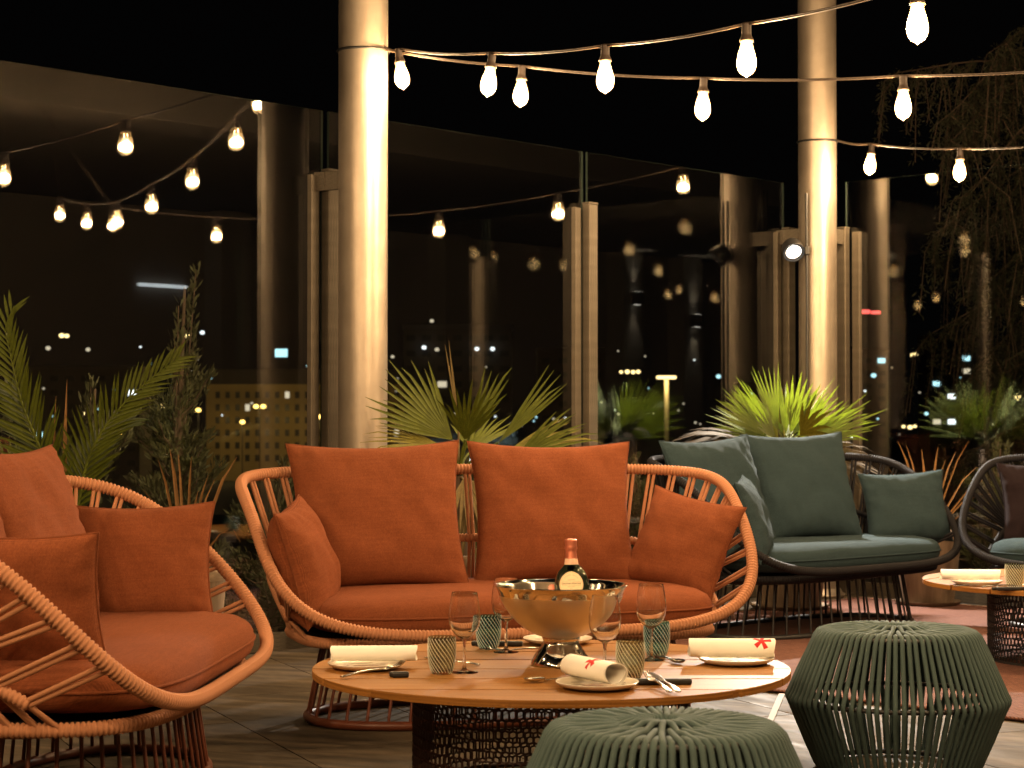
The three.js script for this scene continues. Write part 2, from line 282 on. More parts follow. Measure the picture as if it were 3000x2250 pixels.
column(-0.275, 0.275, 'round steel column at the glass corner carrying the white spotlight', [[bkA.x, bkA.z, TURN_B + 0.0, 0.20], [bkB.x, bkB.z, TURN_A, 0.20]]);
column(-7.36, 0.275, 'round steel column past the left edge of the view', []);

// ---------------------------------------------------------------- string lights
const bulbProf = [[0.0005, -0.064], [0.003, -0.0625], [0.0055, -0.0590], [0.0125, -0.0555], [0.021, -0.0495], [0.028, -0.039], [0.0318, -0.026], [0.0325, -0.015], [0.0312, -0.002], [0.0282, 0.012], [0.0246, 0.026], [0.0212, 0.039], [0.0185, 0.051], [0.0170, 0.060]];
const bulbEnv = lathe(bulbProf.slice(0, 11), 28), bulbTop = lathe(bulbProf.slice(10), 28);
const bulbFil = lathe([[0.0005, -0.042], [0.008, -0.041], [0.0115, -0.034], [0.012, -0.015], [0.0105, 0.004], [0.006, 0.012], [0.0015, 0.014], [0.0012, 0.05], [0.0002, 0.051]], 14);
const bulbSock = lathe([[0.0, 0.054], [0.0235, 0.054], [0.0230, 0.062], [0.0175, 0.074], [0.0160, 0.080], [0.0160, 0.112], [0.0140, 0.118], [0, 0.119]], 24);
const ORD = ['first', 'second', 'third', 'fourth', 'fifth', 'sixth', 'seventh', 'eighth'];
function string(label, bulbWhere, group, start, bulbs, end, tilts = []) {
  const P = [start]; bulbs.forEach((b) => P.push(b.clone().add(v3(0, 0.112, 0)))); P.push(end);
  const q = []; for (let k = 0; k < P.length - 1; k++) { const n = 8, a = P[k], b = P[k + 1]; for (let i = 0; i < n; i++) { const t = i / n; q.push(a.clone().lerp(b, t).add(v3(0, -0.035 * 4 * t * (1 - t) * 0.35, 0))); } } q.push(end);
  const c = thing('festoon_cable', label, 'cable', start.clone(), 0, 'festoon cables of the terrace');
  const rel = q.map((p) => p.clone().sub(start));
  part('wire', sweep(rel, 0.0031, 6), M.cable, c); part('wire', sweep(rel.map((p) => p.clone().add(v3(0, 0.0055, 0.001))), 0.0028, 6), M.cable, c);
  bulbs.forEach((b, i) => {
    const t = thing('string_light_bulb', `lit filament bulb, ${ORD[i]} ${bulbWhere}`, 'light bulb', b, rr(0, 6), group);
    t.rotation.z = tilts[i] ?? rr(-0.06, 0.06); t.rotation.x = 0; t.rotation.y = 0;
    part('socket', bulbSock, M.socket, t); part('bulb_glass', bulbEnv, M.bulbGlass, t); part('bulb_neck', bulbTop, M.bulbNeck, t); part('filament', bulbFil, M.filament, t);
    const l = new THREE.PointLight(WARM, BULB, 0, 2); l.position.copy(b).add(v3(0, -0.018, 0)); l.shadow.radius = 1.2; scene.add(l);
  });
}
string('festoon cable rising from the left column over the table to the upper right', 'from the left column on the cable rising rightwards', 'bulbs on the cable rising to the upper right', V(-0.565, 2.66, 8.40),
  [V(-0.484, 2.526, 8.353), V(-0.093, 2.376, 7.668), V(0.342, 2.272, 6.988), V(0.776, 2.207, 6.3), V(1.197, 2.181, 5.62), V(1.61, 2.19, 4.93), V(2.0, 2.26, 4.3)], V(2.2, 2.62, 4.0), [0.13, -0.12, 0.0, 0, 0]);
string('festoon cable sagging across the middle from the left column past the right column', 'from the left column on the cable crossing the right column', 'bulbs on the cable crossing the right column', V(-0.565, 2.65, 8.42),
  [V(0.038, 2.422, 8.197), V(0.791, 2.316, 7.897), V(1.557, 2.268, 7.58), V(2.32, 2.256, 7.27), V(3.08, 2.327, 6.96), V(3.84, 2.457, 6.65)], V(4.15, 3.24, 6.52), [-0.05, -0.03, 0]);
string('festoon cable leaving the right column towards the right edge', 'from the right column on its own cable', 'bulbs on the cable from the right column', V(1.87, 2.63, 10.99),
  [V(2.018, 2.46, 10.74), V(2.348, 2.327, 10.0), V(2.68, 2.248, 9.26), V(3.01, 2.235, 8.52), V(3.34, 2.27, 7.78), V(3.67, 2.373, 7.04)], V(4.15, 3.24, 6.46), [-0.1, -0.03]);
string('festoon cable overhead near the photographer, seen only mirrored', 'from the pavilion column on the cable above the photographer', 'bulbs on the cable above the photographer', V(2.2, 2.62, 3.96),
  [V(1.78, 2.40, 3.0), V(1.22, 2.31, 2.5), V(0.5, 2.27, 2.15), V(-0.25, 2.28, 1.85), V(-1.0, 2.32, 1.6), V(-1.75, 2.42, 1.35)], V(-2.4, 2.62, 1.1));
string('festoon cable over the left sofa past the left edge, seen only mirrored', 'on the cable over the nearer orange sofa past the edge', 'bulbs on the cable over the nearer orange sofa', V(-3.0, 2.62, 5.85),
  [V(-2.72, 2.44, 5.15), V(-2.42, 2.34, 4.45), V(-2.12, 2.28, 3.75), V(-1.80, 2.27, 3.05), V(-1.50, 2.31, 2.35), V(-1.2, 2.4, 1.65)], V(-2.4, 2.62, 1.1).setX(-0.95));
for (const [a, y, ab] of [[-3.815, 2.655, 'left'], [-0.275, 2.63, 'right']]) { // the tie round each column
  const t = solo('cable_tie', new THREE.TorusGeometry(0.1145, 0.0062, 6, 48).rotateX(Math.PI / 2 + 0.03), M.black, `black cable loop tied round the ${ab} steel column`, 'cable tie', 'cable loops round the columns'); t.position.copy(wall(a, 0.275, y));
}

// ---------------------------------------------------------------- spotlight on the right column
{
  const c = wall(-0.275, 0.275, 0), toCam = v3(-c.x, 0, -c.z).normalize(), side = v3(toCam.z, 0, -toCam.x);
  const rodBase = c.clone().addScaledVector(toCam, 0.116).addScaledVector(side, -0.062);
  const t = thing('column_spotlight', 'small black dome spotlight with white lit lens on the right column', 'spotlight', rodBase);
  part('conduit', sweep([v3(0, 0.35, 0), v3(0, 1.2, 0), v3(0.002, 1.75, 0), v3(0, 2.32, 0)], 0.009, 8), M.lampBlack, t);
  const head = v3(-0.085, 1.985, 0.05), aim = V(1.95, 0.0, 8.5).sub(rodBase.clone().add(head)).normalize();
  part('arm', sweep([v3(0, 1.99, 0), v3(-0.03, 1.99, 0.012), v3(-0.06, 1.99, 0.03)], 0.009, 8), M.lampBlack, t);
  part('knuckle', rbox(0.03, 0.05, 0.035, 0.006, 0.0, 1.99, 0.006), M.lampBlack, t);
  const q = new THREE.Quaternion().setFromUnitVectors(v3(0, -1, 0), aim);
  const shade = part('lamp_shade', lathe([[0.0, 0.075], [0.02, 0.074], [0.04, 0.066], [0.054, 0.05], [0.061, 0.028], [0.063, 0.0], [0.063, -0.022], [0.060, -0.022], [0.058, 0.0], [0.05, 0.03], [0, 0.05]], 36), M.lampBlack, t); shade.position.copy(head); shade.quaternion.copy(q);
  part('lens_ring', new THREE.TorusGeometry(0.047, 0.004, 8, 36).rotateX(Math.PI / 2).translate(0, -0.012, 0), M.chrome, shade);
  part('lamp_lens', new THREE.CylinderGeometry(0.046, 0.046, 0.006, 32).translate(0, -0.006, 0), std(lin(1, 1, 1), 0.4, { emissive: lin(1, 0.97, 0.90), emissiveIntensity: 5 }), shade);
  const s = new THREE.SpotLight(lin(1, 0.90, 0.76), 82, 0, THREE.MathUtils.degToRad(54), 1, 2); s.position.copy(rodBase).add(head).addScaledVector(aim, 0.03); s.target.position.copy(s.position).add(aim); s.shadow.radius = 2; scene.add(s, s.target);
}

// ---------------------------------------------------------------- roof building on the right, seen only in the glass
{
  const b = thing('terrace_pavilion', 'flat-roofed pavilion beside the terrace, seen only mirrored in the glass', 'building', wall(0, 0, 0), TURN_A);
  part('roof_slab', box(30, 0.35, 6.4, 1.5, 3.5, 8.35), M.plaster, b); part('fascia', rbox(30, 0.42, 0.12, 0.01, 1.5, 3.46, 5.08), M.plaster, b);
  part('soffit_band', box(30, 0.05, 0.55, 1.5, 3.30, 5.42), M.plaster, b);
  part('back_wall', box(30, 3.3, 0.2, 1.5, 1.66, 10.3), M.wallDark, b);
  for (const x of [-9.5, 3.54, 6.94, 10.3, 11.6]) part('pillar', rbox(0.42, 3.3, 0.3, 0.01, x, 1.66, 10.05), M.plaster, b);
  column(-9.2, 5.13, 'round column under the pavilion roof edge nearest the photographer', []);
  for (const [x, y, nm] of [[10.3, 2.68, 'upper'], [11.6, 2.43, 'lower']]) {
    const s = thing('wall_sconce', `black box wall sconce on a pavilion pillar, the ${nm} of two mirrored`, 'wall lamp', wall(x, 9.84, y), TURN_A, 'wall sconces of the pavilion');
    part('housing', rbox(0.17, 0.17, 0.10, 0.006), M.lampBlack, s); for (const d of [-1, 1]) part('lamp_aperture', box(0.1, 0.004, 0.06, 0, d * 0.0875, 0), std(lin(1, 1, 1), 0.5, { emissive: lin(1, 0.9, 0.75), emissiveIntensity: 6 }), s);
    for (const d of [-1, 1]) { const l = new THREE.SpotLight(lin(1, 0.85, 0.65), 2.2, 0, 0.5, 0.7, 2); l.position.copy(s.position).add(v3(0, d * 0.1, 0)); l.target.position.copy(l.position).add(v3(0, d, 0)); scene.add(l, l.target); }
  }
  const ln = solo('linear_lamp', rbox(0.62, 0.035, 0.06, 0.01), std(lin(0.9, 0.95, 1), 0.5, { emissive: lin(0.85, 0.95, 1), emissiveIntensity: 3.5 }), 'cool white tube lamp on the pavilion wall, seen mirrored in the left pane', 'tube lamp'); place(ln, 2.75, 10.16, 2.47, TURN_A);
}

// ---------------------------------------------------------------- sofas
function hoop(a, b, nn, yf, steps = 72, from = 0, to = Math.PI * 2, full = true) {
  const p = []; for (let i = 0; i < steps; i++) { const th = from + (to - from) * i / (full ? steps : steps - 1), n = Array.isArray(nn) ? nn[Math.sin(th) < 0 ? 0 : 1] : nn, x = a * se(Math.cos(th), n), d = b * se(Math.sin(th), n); p.push(v3(x, yf(d), -d)); } return p;
}
const RIM_Y = (d) => { const s = (d + 0.422) / 0.844; return 0.321 + 0.511 * s + 0.148 * Math.sin(Math.PI * s); };
const MID_Y = (d) => 0.296 + 0.289 * Math.pow(clamp((d + 0.20) / 0.56, 0, 1), 0.85);
const taper = (pts) => { for (const p of pts) p.x *= 1 - 0.047 * p.z / 0.42; return pts; };    // the basket is a little wider at the back
const rimPts = (n, from, to, full) => taper(hoop(0.874, 0.422, [4.6, 2.9], RIM_Y, n, from, to, full));
const midPts = (n, from, to, full) => taper(hoop(0.77, 0.365, 3.4, MID_Y, n, from, to, full));
const seatPts = (n, from, to, full) => hoop(0.71, 0.375, 3.8, () => 0.292, n, from, to, full);
const sofaGeo = (() => {
  const g = {};
  g.rim = wrapped(smoothPts(rimPts(480), 200, true), 0.0205, 0.0125, 10, true);
  g.mid = wrapped(smoothPts(midPts(120, -0.13, Math.PI + 0.13, false), 90), 0.0160, 0.0125, 8, false);
  g.seat = wrapped(smoothPts(seatPts(160), 110, true), 0.0185, 0.0125, 8, true);
  g.top = sweep(smoothPts(hoop(0.615, 0.265, 2.6, () => 0.266, 100), 72, true), 0.010, 8, true); g.bottom = sweep(smoothPts(hoop(0.665, 0.30, 2.6, () => 0.016, 100), 90, true), 0.0155, 10, true);
  const sh = new THREE.Shape(seatPts(80).map((p) => new THREE.Vector2(p.x * 0.985, -p.z * 0.985))); g.panel = new THREE.ExtrudeGeometry(sh, { depth: 0.012, bevelEnabled: false, curveSegments: 4 }).rotateX(-Math.PI / 2).translate(0, 0.292, 0);
  return g;
})();
function makeSofa(label, pos, turn, rope, metal, group) {
  const t = thing('rope_sofa', label, 'sofa', pos, turn, group);
  part('rim', sofaGeo.rim, rope, t); part('middle_rail', sofaGeo.mid, rope, t); part('seat_rail', sofaGeo.seat, rope, t);
  part('base_top_ring', sofaGeo.top, metal, t); part('base_bottom_ring', sofaGeo.bottom, metal, t); part('seat_webbing', sofaGeo.panel, M.blackWeb, t);
  const top = smoothPts(hoop(0.615, 0.265, 2.6, () => 0.266, 90), 46, true), bot = smoothPts(hoop(0.665, 0.30, 2.6, () => 0.02, 90), 46, true);
  top.forEach((p, i) => bar('base_rod', p, bot[i], 0.0055, metal, t));
  // rope pairs fan from the rim to the middle rail, and run on down to the seat rail
  const N = 40, at = (fn, th) => fn(1, th, th + 1, true)[0], dense = []; let sum = 0;
  for (let k = 0; k <= 900; k++) { const th = -0.5 + (Math.PI + 1.0) * k / 900, p = at(rimPts, th); if (k) sum += p.distanceTo(dense[k - 1][1]); dense.push([th, p, sum]); }
  const rows = []; for (let i = 0; i <= N; i++) { const [th] = dense.find((e) => e[2] >= sum * i / N - 1e-9), half = th > Math.PI / 2 ? Math.PI - th : th, q = half < 0.5 ? -0.12 + (half + 0.5) * 0.62 : half, g = q - 0.10 * smooth(1.2, 0.2, q); rows.push([th, th > Math.PI / 2 ? Math.PI - q : q, th > Math.PI / 2 ? Math.PI - g : g]); }
  for (const [tr, tq, ts] of rows) {
    const R = at(rimPts, tr), Q = at(midPts, tq), S = at(seatPts, ts), tan = at(rimPts, tr + 0.004).sub(R).normalize(), tn = at(midPts, tq + 0.004).sub(Q).normalize();
    for (const s of [-1, 1]) {
      bar('rope_strand', R.clone().addScaledVector(tan, s * 0.0090 + rr(-0.001, 0.001)), Q.clone().addScaledVector(tn, s * 0.0075), 0.0064, rope, t);
      if (Q.y > 0.335) bar('rope_strand', Q.clone().addScaledVector(tn, s * 0.0075), S.clone().addScaledVector(tn, s * 0.0075), 0.0064, rope, t);
    }
  }
  t.updateMatrixWorld(); return t;
}
// cushions
function pillow(w, h, th, sd = 0, sag = 0) {
  const N = 30, pos = [], uv = [], idx = []; const outline = [];
  const P = (u, v, s) => {
    const x = w / 2 * u * (1 - 0.095 * Math.pow(Math.abs(u), 3) * (1 - v * v)), y = h / 2 * v * (1 - 0.095 * Math.pow(Math.abs(v), 3) * (1 - u * u));
    const f = Math.max(0, (1 - Math.pow(Math.abs(u), 2.6)) * (1 - Math.pow(Math.abs(v), 2.6))), e = Math.max(Math.abs(u), Math.abs(v));
    const wr = (0.013 * perlin.noise(x * 9 + sd, y * 9, s + sd) + 0.0065 * perlin.noise(x * 22 + sd, y * 14, s * 3)) * Math.pow(f, 0.25);
    const pinch = 0.006 * Math.sin((Math.abs(u) > Math.abs(v) ? y : x) * 95 + sd * 3 + 2 * perlin.noise(x * 5, y * 5, sd)) * smooth(0.62, 0.93, e) * Math.pow(f, 0.3);
    return [x, y - sag * (1 - v) * 0.25 * (1 - u * u) * 0, s * (th / 2 * Math.pow(f, 0.46) * (1 + 0.25 * sag * -v)) + wr + s * pinch];
  };
  for (const s of [1, -1]) { const o = pos.length / 3; for (let j = 0; j <= N; j++) for (let i = 0; i <= N; i++) { const u = Math.sin((i / N - 0.5) * Math.PI), v = Math.sin((j / N - 0.5) * Math.PI); pos.push(...P(u, v, s)); uv.push(u * w / 2 + s, v * h / 2); } for (let j = 0; j < N; j++) for (let i = 0; i < N; i++) { const a = o + j * (N + 1) + i, b = a + 1, c = a + N + 1, d = c + 1; s > 0 ? idx.push(a, b, c, b, d, c) : idx.push(a, c, b, b, c, d); } }
  const K = 26; for (const [a, b] of [[[-1, -1], [1, -1]], [[1, -1], [1, 1]], [[1, 1], [-1, 1]], [[-1, 1], [-1, -1]]]) for (let k = 0; k < K; k++) { const t = k / K; outline.push(v3(...P(a[0] + (b[0] - a[0]) * t, a[1] + (b[1] - a[1]) * t, 1))); }
  const g = new THREE.BufferGeometry(); g.setAttribute('position', new THREE.Float32BufferAttribute(pos, 3)); g.setAttribute('uv', new THREE.Float32BufferAttribute(uv, 2)); g.setIndex(idx); g.computeVertexNormals();
  return [g, sweep(outline, 0.0036, 6, true)];
}
function cushion(sofa, label, w, h, th, mat, lx, y, lz, rx, ry, rz, sd, group, sag = 0.6) {
  const t = thing('throw_cushion', label, 'cushion', null, 0, group), [g, s] = pillow(w, h, th, sd, sag);
  part('cover', g, mat, t); part('seam', s, mat, t);
  const m = sofa.matrixWorld.clone().multiply(new THREE.Matrix4().compose(v3(lx, y, lz), new THREE.Quaternion().setFromEuler(new THREE.Euler(rx, ry, rz, 'YXZ')), v3(1, 1, 1)));
  m.decompose(t.position, t.quaternion, t.scale); return t;
}
function seatCushion(sofa, label, mat, group) {
  const prof = [[0, 0.452], [0.25, 0.452], [0.5, 0.450], [0.72, 0.447], [0.86, 0.441], [0.93, 0.430], [0.972, 0.414], [0.992, 0.396], [1.0, 0.376], [0.996, 0.356], [0.982, 0.338], [0.95, 0.326], [0.9, 0.320], [0, 0.318]], n = 96, pos = [], uv = [], idx = [];
  const out = smoothPts(hoop(0.700, 0.392, 4.6, () => 0, 300), n, true);
  prof.forEach(([r, y], k) => { for (let i = 0; i <= n; i++) { const p = out[i % n], sagg = k < 8 ? 0.006 * perlin.noise(p.x * r * 4, p.z * r * 4, 1.5) + 0.0025 * perlin.noise(p.x * r * 11, p.z * r * 13, 4) - 0.012 * (1 - r * r) * 0.5 : 0, q = 1 + (k === 8 ? 0 : 0.004 * perlin.noise(p.x * 7, y * 40, p.z * 7)); pos.push(p.x * r * q, y + sagg, p.z * r * q + 0.010); uv.push(p.x * r, p.z * r + (0.452 - y)); } });
  const w = n + 1; for (let k = 0; k < prof.length - 1; k++) for (let i = 0; i < n; i++) { const a = k * w + i; idx.push(a, a + w, a + 1, a + 1, a + w, a + w + 1); }
  const g = new THREE.BufferGeometry(); g.setAttribute('position', new THREE.Float32BufferAttribute(pos, 3)); g.setAttribute('uv', new THREE.Float32BufferAttribute(uv, 2)); g.setIndex(idx); g.computeVertexNormals();
  const t = thing('seat_cushion', label, 'seat cushion', sofa.position, sofa.rotation.y, group);
  part('cover', g, mat, t); part('piping', sweep(out.map((p) => v3(p.x * 1.002, 0.376, p.z * 1.002 + 0.010)), 0.0042, 6, true), mat, t); return t;
}
function canvasTex(w, h, draw) { const c = document.createElement('canvas'); c.width = w; c.height = h; const x = c.getContext('2d'); draw(x, w, h); const t = new THREE.CanvasTexture(c); t.colorSpace = THREE.SRGBColorSpace; return t; }
const tagTex = canvasTex(128, 64, (x) => { x.fillStyle = '#0c0b0b'; x.fillRect(0, 0, 128, 64); x.fillStyle = '#c9c2b4'; x.font = 'bold 26px sans-serif'; x.fillText('KETTAL', 16, 42); });
const tagMat = std(lin(1, 1, 1), 0.8, { map: tagTex });

const oc = 'cushions on the orange sofas', dc = 'cushions on the dark sofa';
const mainSofa = makeSofa('orange rope sofa in the middle behind the round teak table', V(-0.04, 0, 6.60), 0.300, M.orangeRope, M.orangeMetal, 'rope sofas');
seatCushion(mainSofa, 'orange seat cushion of the middle sofa', M.orangeCloth, 'seat cushions');
cushion(mainSofa, 'large square orange back cushion on the left of the middle sofa', 0.615, 0.54, 0.17, M.orangeCloth, -0.385, 0.675, -0.205, -0.30, -0.08, 0.02, 1, oc);
cushion(mainSofa, 'large square orange back cushion on the middle sofa behind the bottle', 0.60, 0.54, 0.17, M.orangeCloth, 0.262, 0.675, -0.215, -0.30, -0.12, -0.005, 7, oc);
const smallL = cushion(mainSofa, 'small orange cushion with black tag leaning on the left arm of the middle sofa', 0.41, 0.39, 0.18, M.orangeCloth, -0.70, 0.545, 0.06, -0.26, 1.16, 0.12, 3, oc);
{ const m = part('tag', new THREE.PlaneGeometry(0.055, 0.04), tagMat, smallL, 'black woven maker tag'); m.position.set(-0.15, -0.165, 0.040); m.rotation.set(0.3, -0.25, 0.9); m.material.side = THREE.DoubleSide; }
cushion(mainSofa, 'small orange cushion leaning on the right arm of the middle sofa', 0.385, 0.37, 0.14, M.orangeCloth, 0.675, 0.57, 0.0, -0.38, -0.88, -0.20, 5, oc);

const leftSofa = makeSofa('orange rope sofa cut off by the left edge, seen from its side', V(-1.165, 0, 5.13), 1.511, M.orangeRope, M.orangeMetal, 'rope sofas');
seatCushion(leftSofa, 'orange seat cushion of the nearer sofa at the left edge', M.orangeCloth, 'seat cushions');
cushion(leftSofa, 'orange cushion facing the camera on the far arm of the left sofa', 0.43, 0.37, 0.15, M.orangeCloth, 0.64, 0.575, 0.015, -0.22, -1.49, 0.03, 11, oc);
cushion(leftSofa, 'large orange back cushion at the left edge on the left sofa', 0.60, 0.54, 0.17, M.orangeCloth, 0.26, 0.675, -0.20, -0.28, -0.10, 0.0, 13, oc);
cushion(leftSofa, 'second large orange back cushion past the left edge on the left sofa', 0.60, 0.54, 0.17, M.orangeCloth, -0.37, 0.675, -0.20, -0.28, 0.0, 0.0, 14, oc);
cushion(leftSofa, 'small orange cushion behind the near rope arm of the left sofa', 0.43, 0.37, 0.14, M.orangeCloth, -0.56, 0.565, 0.02, -0.28, 1.52, 0.0, 17, oc);

const darkSofa = makeSofa('dark rope sofa with grey-green cushions by the right column', V(1.43, 0, 9.28), 0.735, M.darkRope, M.darkMetal, 'rope sofas');
seatCushion(darkSofa, 'grey-green seat cushion of the dark sofa lit by the spotlight', M.tealCloth, 'seat cushions');
cushion(darkSofa, 'large grey-green back cushion at the left end of the dark sofa', 0.60, 0.54, 0.16, M.tealCloth, -0.46, 0.675, -0.16, -0.32, -0.05, 0.05, 21, dc);
cushion(darkSofa, 'large grey-green back cushion in the middle of the dark sofa, striped by palm shadows', 0.60, 0.56, 0.16, M.tealCloth, 0.15, 0.685, -0.15, -0.32, -0.30, 0.02, 23, dc);
cushion(darkSofa, 'small grey-green cushion on the near left arm of the dark sofa', 0.43, 0.38, 0.14, M.tealCloth, -0.63, 0.565, 0.19, -0.3, 0.62, 0.05, 25, dc);
cushion(darkSofa, 'small grey-green cushion at the right end of the dark sofa', 0.45, 0.37, 0.14, M.tealCloth, 0.67, 0.575, 0.09, -0.26, -0.58, 0.05, 27, dc);

const farSofa = makeSofa('dark rope sofa at the right edge behind the second table', V(3.02, 0, 9.10), TURN_B + 0.05, M.darkRope, M.darkMetal, 'rope sofas');
seatCushion(farSofa, 'grey-green seat cushion at the right edge behind the wine glass', M.tealCloth, 'seat cushions');
cushion(farSofa, 'dark plum cushion on the sofa at the right edge', 0.45, 0.42, 0.14, M.plumCloth, -0.52, 0.60, -0.02, -0.3, 0.7, 0, 31, 'cushions on the far sofa');
cushion(farSofa, 'dark plum back cushion past the right edge', 0.58, 0.55, 0.16, M.plumCloth, 0.1, 0.70, -0.2, -0.3, 0, 0, 33, 'cushions on the far sofa');

// ---------------------------------------------------------------- tables
function wireDrum(r, y0, y1) {
  const n = 224, rows = 5, H = (y1 - y0) / (rows + 0.5), pts = [], segs = [], P = (i, y) => { const a = i / n * Math.PI * 2; return v3(Math.cos(a) * r, y, Math.sin(a) * r); };
  const strip = (a, b) => { const d = b.clone().sub(a), m = a.clone().addScaledVector(d, 0.5), g = new THREE.BoxGeometry(0.0050, d.length() + 0.002, 0.0050); const q = new THREE.Quaternion().setFromUnitVectors(v3(0, 1, 0), d.normalize()); return g.applyQuaternion(q).translate(m.x, m.y, m.z); };
  for (let i = 0; i < n; i++) for (let k = 0; k <= rows; k++) {
    const off = i % 2 ? 0.5 : 0, yc = y0 + (k + off) * H; if (yc - H * 0.5 > y1) continue;
    const a = clamp(yc - H * 0.215, y0, y1), b = clamp(yc + H * 0.215, y0, y1); if (b > a + 0.004) segs.push(strip(P(i, a), P(i, b)));
    if (yc + H * 0.285 < y1) for (const s of [-1, 1]) segs.push(strip(P(i, b), P(i + s, yc + H * 0.285)));
  }
  return merge(segs);
}
const TT = 0.34, drumGeo = wireDrum(0.374, 0.02, 0.312);
function makeTable(label, pos, turn, R, metal) {
  const t = thing('round_table', label, 'table', pos, turn, 'round slatted teak tables');
  const W = 0.1985, n0 = -3.25; let k = 0;
  for (let i = 0; i < 8; i++) {
    const y0 = (n0 + i) * W, y1 = y0 + W - 0.012, lo = Math.max(y0, -R + 0.0005), hi = Math.min(y1, R - 0.0005); if (hi - lo < 0.004) continue;
    const s = new THREE.Shape(), m = 14, half = (y) => Math.sqrt(Math.max(0, R * R - y * y)); const L = [], Rr = [];
    for (let j = 0; j <= m; j++) { const y = lo + (hi - lo) * j / m; Rr.push([half(y), y]); L.unshift([-half(y), y]); }
    [...Rr, ...L].forEach(([x, y], q) => q ? s.lineTo(x, y) : s.moveTo(x, y));
    const g = new THREE.ExtrudeGeometry(s, { depth: 0.017, bevelEnabled: true, bevelThickness: 0.0012, bevelSize: 0.0010, bevelSegments: 1 }), uv = g.attributes.uv, ox = rr(0, 1.2), oy = rr(0, 0.3); for (let q = 0; q < uv.count; q++) uv.setXY(q, uv.getX(q) + ox, uv.getY(q) + oy);
    g.rotateX(-Math.PI / 2).translate(0, TT - 0.0182 + rr(-0.0004, 0), 0); part('plank', g, [M.wood, M.wood2, M.wood3, M.wood][(k++ * 3 + 1) % 4], t);
  }
  part('under_frame', merge([box(R * 1.55, 0.008, 0.06, 0, TT - 0.0235, -0.25), box(R * 1.55, 0.008, 0.06, 0, TT - 0.0235, 0.25), box(0.06, 0.008, R * 1.5, -0.25, TT - 0.0235 - 0.0085, 0), box(0.06, 0.008, R * 1.5, 0.25, TT - 0.0235 - 0.0085, 0)]), metal, t);
  part('wire_drum', drumGeo, metal, t); part('drum_ring', new THREE.TorusGeometry(0.374, 0.008, 8, 72).rotateX(Math.PI / 2).translate(0, 0.01, 0), metal, t); part('drum_ring', new THREE.TorusGeometry(0.374, 0.006, 8, 72).rotateX(Math.PI / 2).translate(0, 0.310, 0), metal, t);
  return t;
}
makeTable('large round teak table in the foreground set with bowl and glasses', V(0.106, 0, 5.21), 0.0, 0.645, M.tableMetal);
makeTable('second round teak table at the right edge on a black wire drum', V(2.385, 0, 8.05), 0.95, 0.645, M.darkMetal);

// ---------------------------------------------------------------- stools
function makeStool(label, pos, turn) {
  const t = thing('rope_stool', label, 'stool', pos, turn, 'sage rope stools'), n = 80;
  const variants = [0, 1, 2, 3].map((k) => {
    const inner = [0.150, 0.086, 0.150, 0.030][k], up = [0.398, 0.402, 0.398, 0.408][k], tw = [0.01, 0.03, -0.01, 0.07][k];
    const raw = [[0.226, 0.004, 0], [0.236, 0.02, 0], [0.262, 0.08, 0], [0.288, 0.140, 0], [0.308, 0.186, 0], [0.314, 0.198, 0], [0.316, 0.206, 0], [0.314, 0.214, 0], [0.306, 0.228, 0], [0.286, 0.276, 0], [0.262, 0.328, 0], [0.243, 0.368, 0], [0.236, 0.384, 0.0], [0.225, 0.396, 0.0], [0.208, 0.401, tw * 0.1]];
    for (let s = 1; s <= 5; s++) { const f = s / 5, r = 0.208 + (inner - 0.208) * f; raw.push([r, 0.401 + (up - 0.401) * f + (k === 3 && f > 0.5 ? 0.006 * Math.sin(f * 9) : 0), tw * (0.1 + 0.9 * f)]); }
    raw.push([inner * 0.96, up - 0.012, tw]);
    return raw;
  });
  for (let i = 0; i < n; i++) {
    const k = i % 4, j = rr(-0.006, 0.006), key = k * 3 + (i >> 2) % 3; makeStool.g ??= {};
    const wob = [0.0015, -0.0015, 0.0005][(i >> 2) % 3];
    const g = makeStool.g[key] ??= sweep(variants[k].map(([r, y, a], q) => v3(Math.cos(a) * (r + wob * Math.sin(q)), y, Math.sin(a) * (r + wob))), 0.0069, 7);
    const m = part('rope_strand', g, M.sageRope, t); m.rotation.y = (i / n) * Math.PI * 2 + j;
  }
  for (const [r, y] of [[0.222, 0.390], [0.305, 0.206], [0.220, 0.012]]) part('frame_ring', new THREE.TorusGeometry(r, 0.007, 8, 64).rotateX(Math.PI / 2).translate(0, y, 0), M.darkMetal, t);
  part('centre_hub', lathe([[0, 0.385], [0.05, 0.385], [0.05, 0.393], [0.03, 0.398], [0, 0.399]], 24), M.sageRope, t);
  part('top_plate', lathe([[0, 0.378], [0.215, 0.378], [0.215, 0.386], [0, 0.386]], 40), M.darkMetal, t);
  return t;
}
makeStool('sage green rope stool nearest the camera at the bottom edge', V(0.303, 0, 3.81), 0.3);
makeStool('sage green rope stool with pinched waist at the right, standing on tiles', V(1.117, 0, 5.56), 0.1);

// ---------------------------------------------------------------- tableware
const bowlOut = [[0, 0.0], [0.083, 0.0], [0.0835, 0.004], [0.0815, 0.008], [0.079, 0.016], [0.0745, 0.022], [0.0735, 0.026], [0.067, 0.034], [0.066, 0.037], [0.059, 0.045], [0.058, 0.048], [0.051, 0.058], [0.0485, 0.066], [0.050, 0.070], [0.052, 0.073], [0.0505, 0.077]];
const bowlBody = [[0.0505, 0.077], [0.070, 0.083], [0.096, 0.097], [0.120, 0.116], [0.140, 0.138], [0.155, 0.160], [0.1645, 0.178], [0.1695, 0.190]], bowlLip = [[0.1695, 0.190], [0.1735, 0.203], [0.1785, 0.213], [0.183, 0.2165], [0.1845, 0.2185], [0.183, 0.2205], [0.178, 0.2185], [0.1715, 0.208], [0.1665, 0.192], [0.150, 0.158], [0.118, 0.119], [0.07, 0.088], [0, 0.080]];
